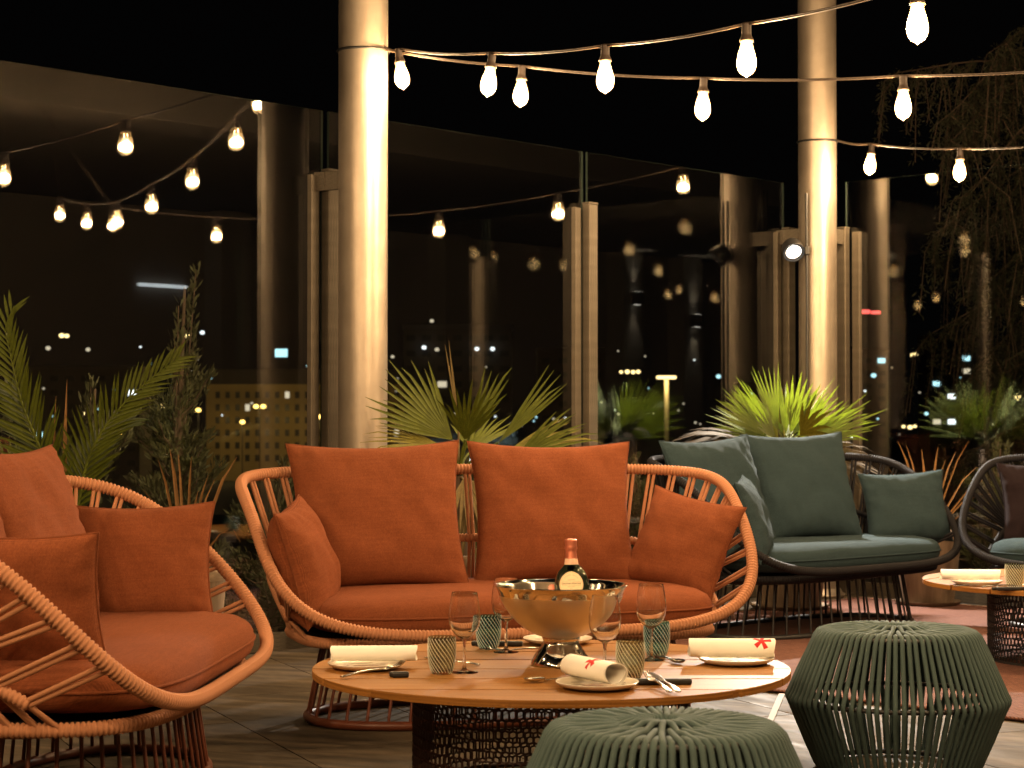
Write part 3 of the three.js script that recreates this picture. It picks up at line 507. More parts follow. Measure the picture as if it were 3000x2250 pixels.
{
  const b = thing('champagne_bowl', 'polished steel footed bowl of ice in the middle of the teak table', 'bowl', V(0.134, TT, 5.24));
  part('foot', lathe(bowlOut, 56), M.chrome, b); part('body', lathe(bowlBody, 64), M.frosted, b, 'cold misted steel body of the bowl'); part('lip', lathe(bowlLip, 64), M.chrome, b);
  const ig = [0, 1, 2].map((k) => { const g = rbox(0.034, 0.03, 0.03, 0.007), p = g.attributes.position; for (let i = 0; i < p.count; i++) p.setXYZ(i, p.getX(i) * (1 + 0.15 * Math.sin(p.getY(i) * 90 + k)), p.getY(i) * (1 + 0.12 * Math.sin(p.getZ(i) * 80 + k * 2)), p.getZ(i)); g.computeVertexNormals(); return g; });
  for (let i = 0; i < 44; i++) {
    const a = rr(0, 6.28), r = Math.sqrt(rnd()) * 0.125, hump = (Math.cos(a) < -0.3 ? 0.016 : 0); if (Math.hypot(r * Math.cos(a) - 0.032, r * Math.sin(a) - 0.01) < 0.055) continue;
    const m = solo('ice_cube', ig[i % 3], M.ice, 'clear melting ice cube in the steel bowl around the bottle', 'ice cube', 'ice cubes in the bowl'); m.position.copy(b.position).add(v3(r * Math.cos(a), 0.150 + hump * (1 - r / 0.14) + rr(0, 0.022) * (1 - r * 3), r * Math.sin(a))); m.rotation.set(rr(0, 3), rr(0, 3), rr(0, 3));
  }
}
{ // champagne bottle standing in the ice
  const t = thing('champagne_bottle', 'dark champagne bottle with copper foil and cream oval label in the ice bowl', 'bottle', V(0.166, TT + 0.098, 5.235)); t.rotation.z = 0.02; t.rotation.x = -0.05;
  const prof = [[0, 0.0], [0.040, 0.0], [0.0455, 0.005], [0.0472, 0.015], [0.0478, 0.09], [0.0476, 0.118], [0.0464, 0.131], [0.0436, 0.143], [0.0390, 0.154], [0.0325, 0.162], [0.0250, 0.169], [0.0190, 0.176], [0.0165, 0.183], [0.0155, 0.192]];
  part('glass_body', lathe(prof, 48), M.bottle, t);
  part('neck_band', lathe([[0.0180, 0.176], [0.0195, 0.175], [0.0176, 0.190], [0.0168, 0.192]], 36), M.band, t);
  const fo = part('foil', lathe([[0.0172, 0.190], [0.0162, 0.196], [0.0148, 0.210], [0.0150, 0.214], [0.0172, 0.219], [0.0168, 0.225], [0.0160, 0.229], [0.0168, 0.240], [0.0163, 0.2435], [0.010, 0.2455], [0, 0.246]], 36), M.foil, t, 'copper pink foil capsule');
  { const p = fo.geometry.attributes.position; for (let i = 0; i < p.count; i++) { const y = p.getY(i), a = Math.atan2(p.getZ(i), p.getX(i)), k = 1 + 0.035 * perlin.noise(a * 3, y * 140, 2) + 0.02 * Math.sin(a * 14) * (y > 0.212 ? 1 : 0.2); p.setX(i, p.getX(i) * k); p.setZ(i, p.getZ(i) * k); } fo.geometry.computeVertexNormals(); }
  const rAt = (y) => { for (let i = 1; i < prof.length; i++) if (y <= prof[i][1]) { const f = (y - prof[i - 1][1]) / (prof[i][1] - prof[i - 1][1] || 1); return prof[i - 1][0] + f * (prof[i][0] - prof[i - 1][0]); } return 0.0155; };
  const patch = (yc, ax, ay, off, turn) => { const pos = [], uv = [], idx = [], R = 14, A = 48; for (let i = 0; i <= R; i++) for (let j = 0; j <= A; j++) { const r = i / R, a = j / A * 6.28319, y = yc + r * Math.sin(a) * ay, rad = rAt(y) + off, ph = r * Math.cos(a) * ax / 0.047 + turn; pos.push(Math.sin(ph) * rad, y, Math.cos(ph) * rad); uv.push(0.5 + 0.5 * r * Math.cos(a), 0.5 + 0.5 * r * Math.sin(a)); if (i < R && j < A) { const q = i * (A + 1) + j; idx.push(q, q + A + 1, q + 1, q + 1, q + A + 1, q + A + 2); } } const g = new THREE.BufferGeometry(); g.setAttribute('position', new THREE.Float32BufferAttribute(pos, 3)); g.setAttribute('uv', new THREE.Float32BufferAttribute(uv, 2)); g.setIndex(idx); g.computeVertexNormals(); return g; };
  const lab = canvasTex(512, 512, (x) => {
    x.fillStyle = '#f3d9b0'; x.fillRect(0, 0, 512, 512); x.strokeStyle = '#c88d50'; x.lineWidth = 6; x.beginPath(); x.ellipse(256, 256, 238, 238, 0, 0, 6.3); x.stroke();
    x.fillStyle = '#5a4326'; x.textAlign = 'center'; x.font = '30px serif'; 'CUVÉE ROSÉ'.split('').forEach((c, i) => { const a = (i - 4.5) * 0.17; x.save(); x.translate(256 + Math.sin(a) * 190, 270 - Math.cos(a) * 190); x.rotate(a); x.fillText(c, 0, 0); x.restore(); });
    x.font = '24px serif'; x.fillText('CHAMPAGNE', 256, 180); x.font = '16px serif'; x.fillText('MAISON FONDÉE', 256, 318); x.font = '20px serif'; x.fillText('1812', 256, 352);
    x.font = 'bold 50px serif'; x.fillStyle = '#3a2a1a'; x.fillText('Laurent-Perrier', 256, 262); x.lineWidth = 3; x.strokeStyle = '#8a6a3c'; x.strokeRect(72, 212, 368, 76); x.font = '16px serif'; x.fillText('BRUT', 256, 400);
  });
  part('label', patch(0.124, 0.0345, 0.0335, 0.0012, -0.06), std(lin(1, 1, 1), 0.55, { map: lab }), t, 'cream oval bottle label with gold edge');
  part('seal', patch(0.1675, 0.018, 0.0065, 0.0022, -0.06), M.chrome, t, 'small silver crest on the shoulder');
}
// wine glasses
const wgBowl = lathe([[0.0045, 0.088], [0.012, 0.091], [0.024, 0.099], [0.0345, 0.112], [0.0405, 0.128], [0.0425, 0.143], [0.0420, 0.160], [0.0395, 0.180], [0.0360, 0.200], [0.0335, 0.212], [0.0325, 0.2125], [0.0350, 0.200], [0.0384, 0.180], [0.0409, 0.160], [0.0414, 0.143], [0.0394, 0.129], [0.0335, 0.1135], [0.0235, 0.101], [0.0115, 0.0935], [0, 0.0925]], 44);
const wgStem = lathe([[0, 0.0], [0.036, 0.0], [0.0368, 0.0008], [0.036, 0.0018], [0.025, 0.0032], [0.012, 0.0055], [0.0062, 0.010], [0.0042, 0.020], [0.0036, 0.040], [0.0036, 0.065], [0.0045, 0.080], [0.0075, 0.0885], [0.006, 0.0915], [0, 0.0922]], 32);
function wineGlass(label, p) { const t = thing('wine_glass', label, 'wine glass', p, rr(0, 6), 'wine glasses'); part('bowl', wgBowl, M.crystal, t); part('stem_and_foot', wgStem, M.solidGlass, t); }
wineGlass('wine glass left of the bowl beside the grey tumbler', V(-0.126, TT, 5.077));
wineGlass('wine glass behind the bowl next to the blue tumbler at left', V(-0.017, TT, 5.525));
wineGlass('wine glass in front of the bowl behind the rolled napkin', V(0.242, TT, 4.99));
wineGlass('wine glass right of the bowl in front of the blue tumbler', V(0.388, TT, 5.34));
wineGlass('wine glass on the second table at the right edge', V(2.18, TT, 7.78));
// swirled tumblers
const tumOut = [[0.026, 0.003], [0.0305, 0.010], [0.0345, 0.026], [0.0372, 0.046], [0.0380, 0.064], [0.0372, 0.084], [0.0362, 0.098]];
const tumRad = (y) => { for (let i = 1; i < tumOut.length; i++) if (y <= tumOut[i][1]) { const f = (y - tumOut[i - 1][1]) / (tumOut[i][1] - tumOut[i - 1][1]); return tumOut[i - 1][0] + f * (tumOut[i][0] - tumOut[i - 1][0]); } return 0.0362; };
const tumBody = lathe([[0.026, 0.0035], ...tumOut.slice(1), [0.0352, 0.0985], [0.0342, 0.098], [0.0352, 0.084], [0.036, 0.064], [0.0352, 0.046], [0.0325, 0.027], [0.028, 0.014], [0, 0.012]], 44), tumBase = lathe([[0, 0], [0.0255, 0], [0.0268, 0.0025], [0.0285, 0.008], [0.0275, 0.0115], [0, 0.0115]], 36);
const tumThread = (() => { const L = []; for (let k = 0; k < 22; k++) { const p = []; for (let i = 0; i <= 18; i++) { const y = 0.006 + 0.089 * i / 18, a = k / 22 * 6.28319 + i / 18 * 1.75; p.push(v3(Math.cos(a) * (tumRad(y) - 0.0003), y, Math.sin(a) * (tumRad(y) - 0.0003))); } L.push(sweep(p, 0.00075, 4)); } return merge(L); })();
function tumbler(label, p, mat) { const t = thing('tumbler', label, 'tumbler', p, rr(0, 6), 'swirled tumblers'); part('wall', tumBody, mat, t); part('base', tumBase, M.solidGlass, t); part('spiral_threads', tumThread, M.thread, t); }
tumbler('grey swirled tumbler at the left by the wine glass', V(-0.185, TT, 5.05), M.greyGlass);
tumbler('blue swirled tumbler behind, left of the steel bowl', V(-0.069, TT, 5.60), M.blueGlass);
tumbler('grey swirled tumbler beside the fork and knife at the front', V(0.306, TT, 4.954), M.greyGlass);
tumbler('blue swirled tumbler at the right behind a wine glass', V(0.410, TT, 5.43), M.blueGlass);
tumbler('grey swirled tumbler on the second table', V(2.01, TT, 7.66), M.greyGlass);
tumbler('blue swirled tumbler at the very right edge on the second table', V(2.21, TT, 7.99), M.blueGlass);
// plates
const plateTex = canvasTex(512, 512, (x) => { x.fillStyle = '#efe6d4'; x.fillRect(0, 0, 512, 512); x.strokeStyle = '#26231f'; x.lineCap = 'round'; for (const [a, b, c, d, w] of [[120, 130, 250, 110, 34], [110, 190, 300, 165, 30], [200, 300, 380, 280, 36], [90, 300, 150, 330, 30], [300, 120, 420, 170, 32], [160, 400, 330, 390, 32], [360, 340, 430, 330, 16], [280, 220, 400, 230, 14]]) { x.lineWidth = w; x.beginPath(); x.moveTo(a, b); x.quadraticCurveTo((a + c) / 2, (b + d) / 2 - 16, c, d); x.stroke(); } });
const plateMat = phys(lin(0.86, 0.85, 0.82), 0.22, { map: plateTex, clearcoat: 0.6, clearcoatRoughness: 0.08 });
const plateTop = lathe([[0, 0.0075], [0.05, 0.0075], [0.080, 0.0085], [0.093, 0.011], [0.1005, 0.0165]], 56); { const p = plateTop.attributes.position, q = plateTop.attributes.uv; for (let i = 0; i < p.count; i++) q.setXY(i, 0.5 + p.getX(i) / 0.21, 0.5 + p.getZ(i) / 0.21); }
const plateUnder = lathe([[0, 0], [0.06, 0], [0.062, 0.002], [0.085, 0.005], [0.099, 0.011], [0.1042, 0.0178], [0.1035, 0.019], [0.1005, 0.0165]], 56);
function plate(label, p, turn) { const t = thing('plate', label, 'plate', p, turn, 'brush-marked plates'); part('face', plateTop, plateMat, t, 'cream plate face with dark brush strokes'); part('underside', plateUnder, M.ceramic, t); }
plate('cream plate under the napkin at the left end of the table', V(-0.392, TT, 5.155), 0.4);
plate('cream plate under the asterisk napkin at the right end of the table', V(0.615, TT, 5.257), 1.9);
plate('cream plate with dark brush strokes at the front of the table', V(0.212, TT, 4.775), 2.9);
plate('cream plate behind the steel bowl', V(0.137, TT, 5.74), 3.0);
plate('cream plate on the second table under a napkin', V(1.90, TT, 7.83), 1.0);
// rolled napkins
const star = (x, cx, cy, r, sy) => { x.save(); x.translate(cx, cy); x.scale(1, sy); x.fillStyle = '#cf2a2c'; for (let k = 0; k < 5; k++) { x.save(); x.rotate(k * Math.PI * 2 / 5 + 0.2); x.beginPath(); x.moveTo(-r * 0.15, 0); x.lineTo(-r * 0.26, -r); x.lineTo(r * 0.26, -r * 0.96); x.lineTo(r * 0.15, 0); x.fill(); x.restore(); } x.restore(); };
function napkinTex(u, v, r) { return canvasTex(1024, 512, (x) => { x.fillStyle = '#fbf8f0'; x.fillRect(0, 0, 1024, 512); for (let k = 0; k < 2600; k++) { x.fillStyle = k % 2 ? 'rgba(255,255,255,.10)' : 'rgba(120,110,90,.05)'; x.fillRect(rnd() * 1024, rnd() * 512, rr(4, 26), 1); } if (r) star(x, u * 1024, (1 - v) * 512, r, 0.55); }); }
function napkin(label, p, turn, rx, ry, len, starAt, tilt = 0) {
  const N = 64, K = 10, turns = 1.35, pos = [], uv = [], idx = [];
  for (const s of [0, 1]) { const o = pos.length / 3; for (let i = 0; i <= K; i++) for (let j = 0; j <= N; j++) { const f = j / N, a = -f * turns * Math.PI * 2 - 1.2, sh = 1 - 0.20 * f - s * 0.075, z = (i / K - 0.5) * len, w = 1 + 0.02 * perlin.noise(a * 0.8, z * 14, rx * 90); let y = Math.sin(a) * ry * sh * w; if (y < -ry * 0.8) y = -ry * 0.8 + (y + ry * 0.8) * 0.25; pos.push(Math.cos(a) * rx * sh * w, y, z + (i === 0 || i === K ? 0.003 * Math.sin(a * 2 + i) : 0)); uv.push(i / K, f); if (i < K && j < N) { const q = o + i * (N + 1) + j; s ? idx.push(q, q + N + 1, q + 1, q + 1, q + N + 1, q + N + 2) : idx.push(q, q + 1, q + N + 1, q + 1, q + N + 2, q + N + 1); } } }
  const h = (K + 1) * (N + 1); for (let j = 0; j < N; j++) for (const i of [0, K]) { const q = i * (N + 1) + j; idx.push(q, q + 1, q + h, q + 1, q + h + 1, q + h); }
  const g = new THREE.BufferGeometry(); g.setAttribute('position', new THREE.Float32BufferAttribute(pos, 3)); g.setAttribute('uv', new THREE.Float32BufferAttribute(uv, 2)); g.setIndex(idx); g.computeVertexNormals();
  const m = std(lin(0.93, 0.93, 0.92), 0.9, { map: napkinTex(...(starAt || [0, 0, 0])), side: THREE.DoubleSide });
  const t = solo('rolled_napkin', g, m, label, 'napkin', 'rolled white napkins'); t.position.copy(p); t.rotation.set(tilt, turn, 0, 'YXZ'); return t;
}
napkin('rolled white napkin on the plate at the left end of the table', V(-0.372, TT + 0.040, 5.165), Math.PI / 2 + 0.06, 0.030, 0.023, 0.228, null);
napkin('rolled white napkin with large red asterisk at the right end', V(0.604, TT + 0.042, 5.275), Math.PI / 2 - 0.03, 0.038, 0.028, 0.232, [0.85, 0.345, 110]);
napkin('rolled white napkin with red mark pointing at the camera on the front plate', V(0.202, TT + 0.045, 4.79), Math.PI + 0.52, 0.037, 0.030, 0.21, [0.40, 0.47, 100]);
napkin('rolled white napkin on the second table', V(1.875, TT + 0.040, 7.84), Math.PI / 2 - 0.08, 0.032, 0.024, 0.235, null);
// cutlery
function ribbon(pts, widths, th, up = v3(0, 1, 0)) {   // flat bar following pts, width varying
  const s = pts.map((p, i) => { const d = pts[Math.min(pts.length - 1, i + 1)].clone().sub(pts[Math.max(0, i - 1)]).normalize(), sd = d.clone().cross(up).normalize(); return [p, sd, sd.clone().cross(d).normalize(), widths[i] / 2]; });
  const pos = [], idx = [], ring = 8; s.forEach(([p, sd, u, w]) => { for (let j = 0; j < ring; j++) { const a = j / ring * 6.28319, c = Math.sign(Math.cos(a)) * Math.pow(Math.abs(Math.cos(a)), 0.6) * w, e = Math.sin(a) * th / 2; pos.push(p.x + sd.x * c + u.x * e, p.y + sd.y * c + u.y * e, p.z + sd.z * c + u.z * e); } });
  for (let i = 0; i < s.length - 1; i++) for (let j = 0; j < ring; j++) { const a = i * ring + j, b = i * ring + (j + 1) % ring; idx.push(a, a + ring, b, b, a + ring, b + ring); }
  for (const [o, f] of [[0, 1], [(s.length - 1) * ring, 0]]) for (let j = 1; j < ring - 1; j++) f ? idx.push(o, o + j, o + j + 1) : idx.push(o, o + j + 1, o + j);
  const g = new THREE.BufferGeometry(); g.setAttribute('position', new THREE.Float32BufferAttribute(pos, 3)); g.setIndex(idx); g.computeVertexNormals(); return g;
}
const line = (n, f) => Array.from({ length: n }, (_, i) => f(i / (n - 1)));
// along +z: handle end at z=0, business end at z=0.2
const handleGeo = ribbon(line(10, (t) => v3(0, 0.004 + 0.004 * Math.sin(t * 3), t * 0.125)), line(10, (t) => 0.016 - 0.009 * Math.min(1, t * 1.4)), 0.005);
const forkHead = merge([ribbon(line(6, (t) => v3(0, 0.006 - 0.004 * Math.sin(t * 3), 0.122 + t * 0.035)), [0.007, 0.012, 0.019, 0.022, 0.023, 0.022], 0.003), ...[-1.5, -0.5, 0.5, 1.5].map((k) => ribbon(line(6, (t) => v3(k * 0.0062 * (1 - 0.08 * t), 0.006 - 0.003 * Math.sin(t * 3) + 0.008 * t * t, 0.155 + t * 0.048)), [0.0042, 0.004, 0.0036, 0.0034, 0.003, 0.0018], 0.0026))]);
const knifeBlade = ribbon(line(12, (t) => v3(0.001 * t, 0.006, 0.12 + t * 0.105)), line(12, (t) => 0.012 + 0.009 * Math.sin(Math.min(1, t * 1.1) * 2.2) * (t > 0.75 ? Math.sqrt(Math.max(0.02, 1 - Math.pow((t - 0.75) / 0.25, 2))) : 1)), 0.0022);
const spoonHead = (() => { const g = new THREE.SphereGeometry(1, 20, 10, 0, 6.28319, Math.PI / 2, Math.PI / 2), p = g.attributes.position; for (let i = 0; i < p.count; i++) p.setXYZ(i, p.getX(i) * 0.02 * (1 - 0.18 * p.getZ(i)), 0.012 + p.getY(i) * 0.009, 0.152 + p.getZ(i) * 0.03); g.computeVertexNormals(); return g; })();
function cutlery(kind, label, p, turn, tilt = 0, mat = M.cutlery, group = 'table cutlery') { const t = thing(kind, label, kind.split('_').pop(), p, 0, group); t.rotation.set(tilt, turn, 0, 'YXZ'); part('handle', handleGeo, mat, t); part(kind.includes('knife') ? 'blade' : kind.includes('spoon') ? 'bowl' : 'tines', kind.includes('knife') ? knifeBlade : kind.includes('spoon') ? spoonHead : forkHead, mat, t); return t; }
M.cutlery.side = THREE.DoubleSide;
const darkSteel = std(lin(0.10, 0.085, 0.07), 0.25, { metalness: 1, side: THREE.DoubleSide });
function rest(label, p, turn, len) { const t = thing('cutlery_rest', label, 'cutlery rest', p, turn, 'black cutlery rests'); part('bar', rbox(len, 0.014, 0.016, 0.005, 0, 0.007, -0.009), M.black, t); part('bar', rbox(len * 0.92, 0.016, 0.018, 0.006, len * 0.05, 0.008, 0.0095), M.black, t); }
rest('black cutlery rest under the fork and knife at the front', V(0.378, TT, 4.85), 0.02, 0.15);
cutlery('table_fork', 'steel fork laid across the front black rest', V(0.382, TT + 0.004, 4.66), -2.93, -0.075);
cutlery('table_knife', 'steel knife laid across the front black rest beside the fork', V(0.404, TT + 0.004, 4.66), -2.92, -0.07);
cutlery('dark_spoon', 'dark spoon beside the asterisk napkin', V(0.41, TT + 0.0, 5.40), 0.36 * 0 + 0.55, 0, darkSteel).rotation.y = 0.3;
rest('black cutlery rest lying behind the left blue tumbler', V(-0.045, TT, 5.68), 0.0, 0.152);
cutlery('table_fork', 'steel fork in front of the left plate, tines to the right', V(-0.438, TT + 0.003, 4.935), 2.30, -0.075);
cutlery('small_spoon', 'steel spoon behind the left grey tumbler', V(-0.09, TT, 5.21), -2.16, 0);
rest('short black cutlery rest under the left fork', V(-0.294, TT, 4.985), 0.15, 0.05);
cutlery('small_spoon', 'copper-toned spoon tip beside the front plate', V(0.20, TT, 4.93), -Math.PI / 2 + 0.35, 0);
cutlery('table_fork', 'thin fork behind the steel bowl foot', V(0.13, TT, 5.56), -Math.PI / 2 + 0.05, 0);
rest('black cutlery rest on the second table', V(1.97, TT, 7.56), 0.1, 0.15);
cutlery('table_knife', 'steel knife on the second table in front of the plate', V(1.77, TT + 0.004, 7.66), Math.PI / 2 + 0.1, 0);
cutlery('table_fork', 'steel fork on the second table resting on the black bar', V(1.86, TT + 0.008, 7.58), Math.PI / 2 - 0.1, -0.06);

// ---------------------------------------------------------------- plants
function makePot(t, r, h, mat = M.pot) {
  part('pot', lathe([[0, 0.015], [r * 0.74, 0.015], [r * 0.76, 0.03], [r * 0.97, h - 0.045], [r * 1.02, h - 0.04], [r * 1.03, h - 0.005], [r * 1.01, h], [r * 0.93, h], [r * 0.92, h - 0.03], [r * 0.90, h - 0.06]], 44), mat, t);
  part('saucer', lathe([[0, 0], [r * 0.86, 0], [r * 0.98, 0.03], [r * 0.95, 0.03], [r * 0.84, 0.012], [0, 0.012]], 40), mat, t);
  part('soil', lathe([[r * 0.91, h - 0.055], [r * 0.5, h - 0.045], [0, h - 0.042]], 24), M.soil, t);
}
function stripGeo(list) { // list of {c:[points], w:[half widths], s: side vector, fold}
  const pos = [], idx = [], uv = []; for (const { c, w, s, n, fold } of list) { const o = pos.length / 3; c.forEach((p, i) => { const k = w[i], l = p.clone().addScaledVector(s, -k).addScaledVector(n, fold * k), r = p.clone().addScaledVector(s, k).addScaledVector(n, fold * k); pos.push(l.x, l.y, l.z, p.x, p.y, p.z, r.x, r.y, r.z); uv.push(0, i, 0.5, i, 1, i); if (i) { const a = o + (i - 1) * 3; idx.push(a, a + 1, a + 3, a + 1, a + 4, a + 3, a + 1, a + 2, a + 4, a + 2, a + 5, a + 4); } }); }
  const g = new THREE.BufferGeometry(); g.setAttribute('position', new THREE.Float32BufferAttribute(pos, 3)); g.setAttribute('uv', new THREE.Float32BufferAttribute(uv, 2)); g.setIndex(idx); g.computeVertexNormals(); return g;
}
function fanLeaf(t, from, hub, dir, L, span, nseg, mat, droop = 0.1, faceUp = v3(0, 0.4, 1)) {
  const d = dir.clone().normalize(), side = d.clone().cross(faceUp).normalize(), nrm = side.clone().cross(d).normalize(), list = [];
  for (let i = 0; i < nseg; i++) {
    const f = (i + 0.5) / nseg * 2 - 1, a = f * span / 2 + rr(-0.012, 0.012), l = L * (0.80 + 0.20 * Math.cos(f * 1.5)) * rr(0.82, 1.06), dd = d.clone().multiplyScalar(Math.cos(a)).addScaledVector(side, Math.sin(a)), sd = d.clone().multiplyScalar(-Math.sin(a)).addScaledVector(side, Math.cos(a));
    const wm = span / nseg * L * 0.42 * 0.56, bend = droop * rr(0.5, 1.5), tipDrop = rnd() < 0.25 ? rr(0.3, 1.2) : 0;
    const c = [0.02, 0.2, 0.42, 0.62, 0.82, 1].map((q) => hub.clone().addScaledVector(dd, l * q).addScaledVector(nrm, 0.10 * L * Math.abs(f) * q * q).add(v3(0, -bend * l * q * q * q - (q > 0.8 ? tipDrop * 0.05 * l * (q - 0.8) * 5 : 0), 0)));
    list.push({ c, w: [0.001, wm * 0.5, wm * 1.0, wm * 0.92, wm * 0.55, 0.0006], s: sd, n: nrm, fold: 0.35 * (i % 2 ? 1 : 1) });
  }
  const g = merge([stripGeo(list), sweep(smoothPts([from, from.clone().lerp(hub, 0.5).add(v3(0, 0.02, 0)), hub], 6), (q) => 0.0065 - 0.002 * q, 6)]);
  part('leaf', g, mat, t);
}
function fanPalm(label, pos, r, h, crown, leaves, mats) {
  const t = thing('potted_fan_palm', label, 'palm', pos, 0, 'potted fan palms'); makePot(t, r, h);
  part('trunk', sweep([v3(0, h - 0.06, 0), v3(crown.x * 0.4, h + (crown.y - h) * 0.5, crown.z * 0.4), crown], (q) => 0.045 - 0.012 * q, 10), M.bark, t);
  for (const [hx, hy, hz, dx, dy, dz, L, span, n, m, dr, fu] of leaves) fanLeaf(t, crown, v3(hx, hy, hz), v3(dx, dy, dz), L, span, n, mats[m], dr, fu ? v3(...fu) : undefined);
  return t;
}
{ // palm behind the middle sofa
  const c = v3(0, 0.78, 0);
  fanPalm('fan palm with broad olive leaves behind the middle orange sofa', V(-0.225, 0, 8.0), 0.21, 0.46, c, [
    [-0.02, 0.93, 0.07, -0.80, 0.74, 0.15, 0.43, 1.15, 13, 0, 0.03, [0.25, 0.25, 1]],
    [0.03, 0.93, 0.05, 0.10, 0.75, 0.45, 0.30, 1.25, 11, 0, 0.05, [0.1, 0.5, 1]],
    [0.17, 0.92, 0.04, 0.70, 0.72, 0.0, 0.43, 0.42, 6, 0, 0.0, [-0.4, 0.2, 1]],
    [0.05, 0.95, 0.03, 0.45, 0.85, 0.0, 0.34, 0.6, 6, 0, 0.02, [-0.3, 0.2, 1]],
    [0.24, 0.86, 0.12, 0.95, 0.40, 0.2, 0.36, 1.05, 12, 0, 0.06, [0, 0.5, 1]],
    [-0.05, 0.90, 0.10, -0.95, 0.12, 0.3, 0.36, 0.9, 12, 2, 0.08, [0, 0.9, 1]],
    [-0.04, 0.87, 0.12, -1.0, -0.12, 0.3, 0.36, 0.8, 9, 1, 0.10, [0, 1, 0.8]],
    [0.0, 1.0, -0.06, -0.14, 1, -0.1, 0.36, 0.10, 2, 1, 0.0, [0, 0.2, 1]],
    [0.20, 0.88, 0.06, 0.9, 0.22, -0.1, 0.40, 0.8, 9, 2, 0.08, [0, 0.8, 1]],
    [0.22, 0.83, 0.14, 1, 0.02, 0.3, 0.36, 0.9, 10, 0, 0.12, [0, 1, 0.6]],
    [-0.02, 0.83, 0.14, -0.9, -0.2, 0.6, 0.30, 1.2, 11, 1, 0.3, [0, 1, 0.6]],
    [0.03, 0.78, 0.14, 0.3, -0.6, 0.7, 0.30, 1.3, 12, 1, 0.2, [0, 1, 0.6]],
    [0.05, 0.70, 0.12, 0.2, -1.0, 0.4, 0.28, 1.2, 10, 1, 0.2, [0, 0.6, 1]],
    [0.05, 0.88, -0.1, 0.3, 0.5, -0.9, 0.36, 1.3, 14, 0, 0.1, [0, 1, 0]],
  ], [M.leaf, M.straw, M.leafGold]);
}
{ // spotlit palm under the right column's lamp
  const c = v3(-0.02, 0.84, 0.02), L = [];
  for (const [a, e, l] of [[-1.2, 0.65, 0.44], [-0.65, 1.0, 0.41], [-0.15, 1.2, 0.37], [0.35, 1.1, 0.42], [0.8, 0.8, 0.46], [1.2, 0.42, 0.45], [-0.5, 0.5, 0.36], [0.4, 0.55, 0.38], [2.6, 0.8, 0.36], [-2.6, 0.8, 0.36], [3.2, 1.0, 0.36]]) { const d = v3(Math.sin(a) * Math.cos(e), Math.sin(e), Math.cos(a) * Math.cos(e) * 0.8), h = c.clone().addScaledVector(d, rr(0.08, 0.18)); L.push([h.x, h.y, h.z, d.x, d.y, d.z, l * rr(0.72, 1.12), rr(0.6, 1.15), 6 + Math.floor(rr(0, 4)), rnd() < 0.2 ? 2 : 0, rr(0.0, 0.12), [rr(-0.7, 0.7), rr(0.0, 0.7), 1]]); }
  for (const [a, e, l] of [[-2.0, 0.9, 0.42], [-2.4, 0.6, 0.44], [2.1, 0.9, 0.42], [2.5, 0.6, 0.44], [3.0, 0.7, 0.44], [-1.7, 0.55, 0.4], [1.7, 0.5, 0.42], [-3.0, 1.1, 0.4]]) { const d = v3(Math.sin(a) * Math.cos(e), Math.sin(e), Math.cos(a) * Math.cos(e)), h = c.clone().addScaledVector(d, rr(0.08, 0.16)); L.push([h.x, h.y, h.z, d.x, d.y, d.z, l, rr(0.8, 1.2), 9, 0, 0.05, [Math.sign(d.x) * 1, 0.3, rr(-0.4, 0.4)]]); }
  for (const [a, e, l] of [[-1.5, 0.25, 0.60], [-1.35, 0.05, 0.62], [-1.2, 0.2, 0.55], [-1.25, -0.25, 0.44], [1.35, -0.1, 0.44], [1.6, 0.1, 0.4], [-0.8, -0.5, 0.36], [0.7, -0.55, 0.34], [-0.2, -0.4, 0.3]]) { const d = v3(Math.sin(a) * Math.cos(e), Math.sin(e), Math.cos(a) * Math.cos(e)), h = c.clone().addScaledVector(d, 0.13); L.push([h.x, h.y, h.z, d.x, d.y, d.z, l, 1.0, 10, 1, 0.35, [0, 1, 0.5]]); }
  fanPalm('fan palm glowing yellow-green under the spotlight behind the dark sofa', V(1.49, 0, 10.28), 0.22, 0.44, c, L, [M.leafBright, M.leafTan, M.leafGold]);
}
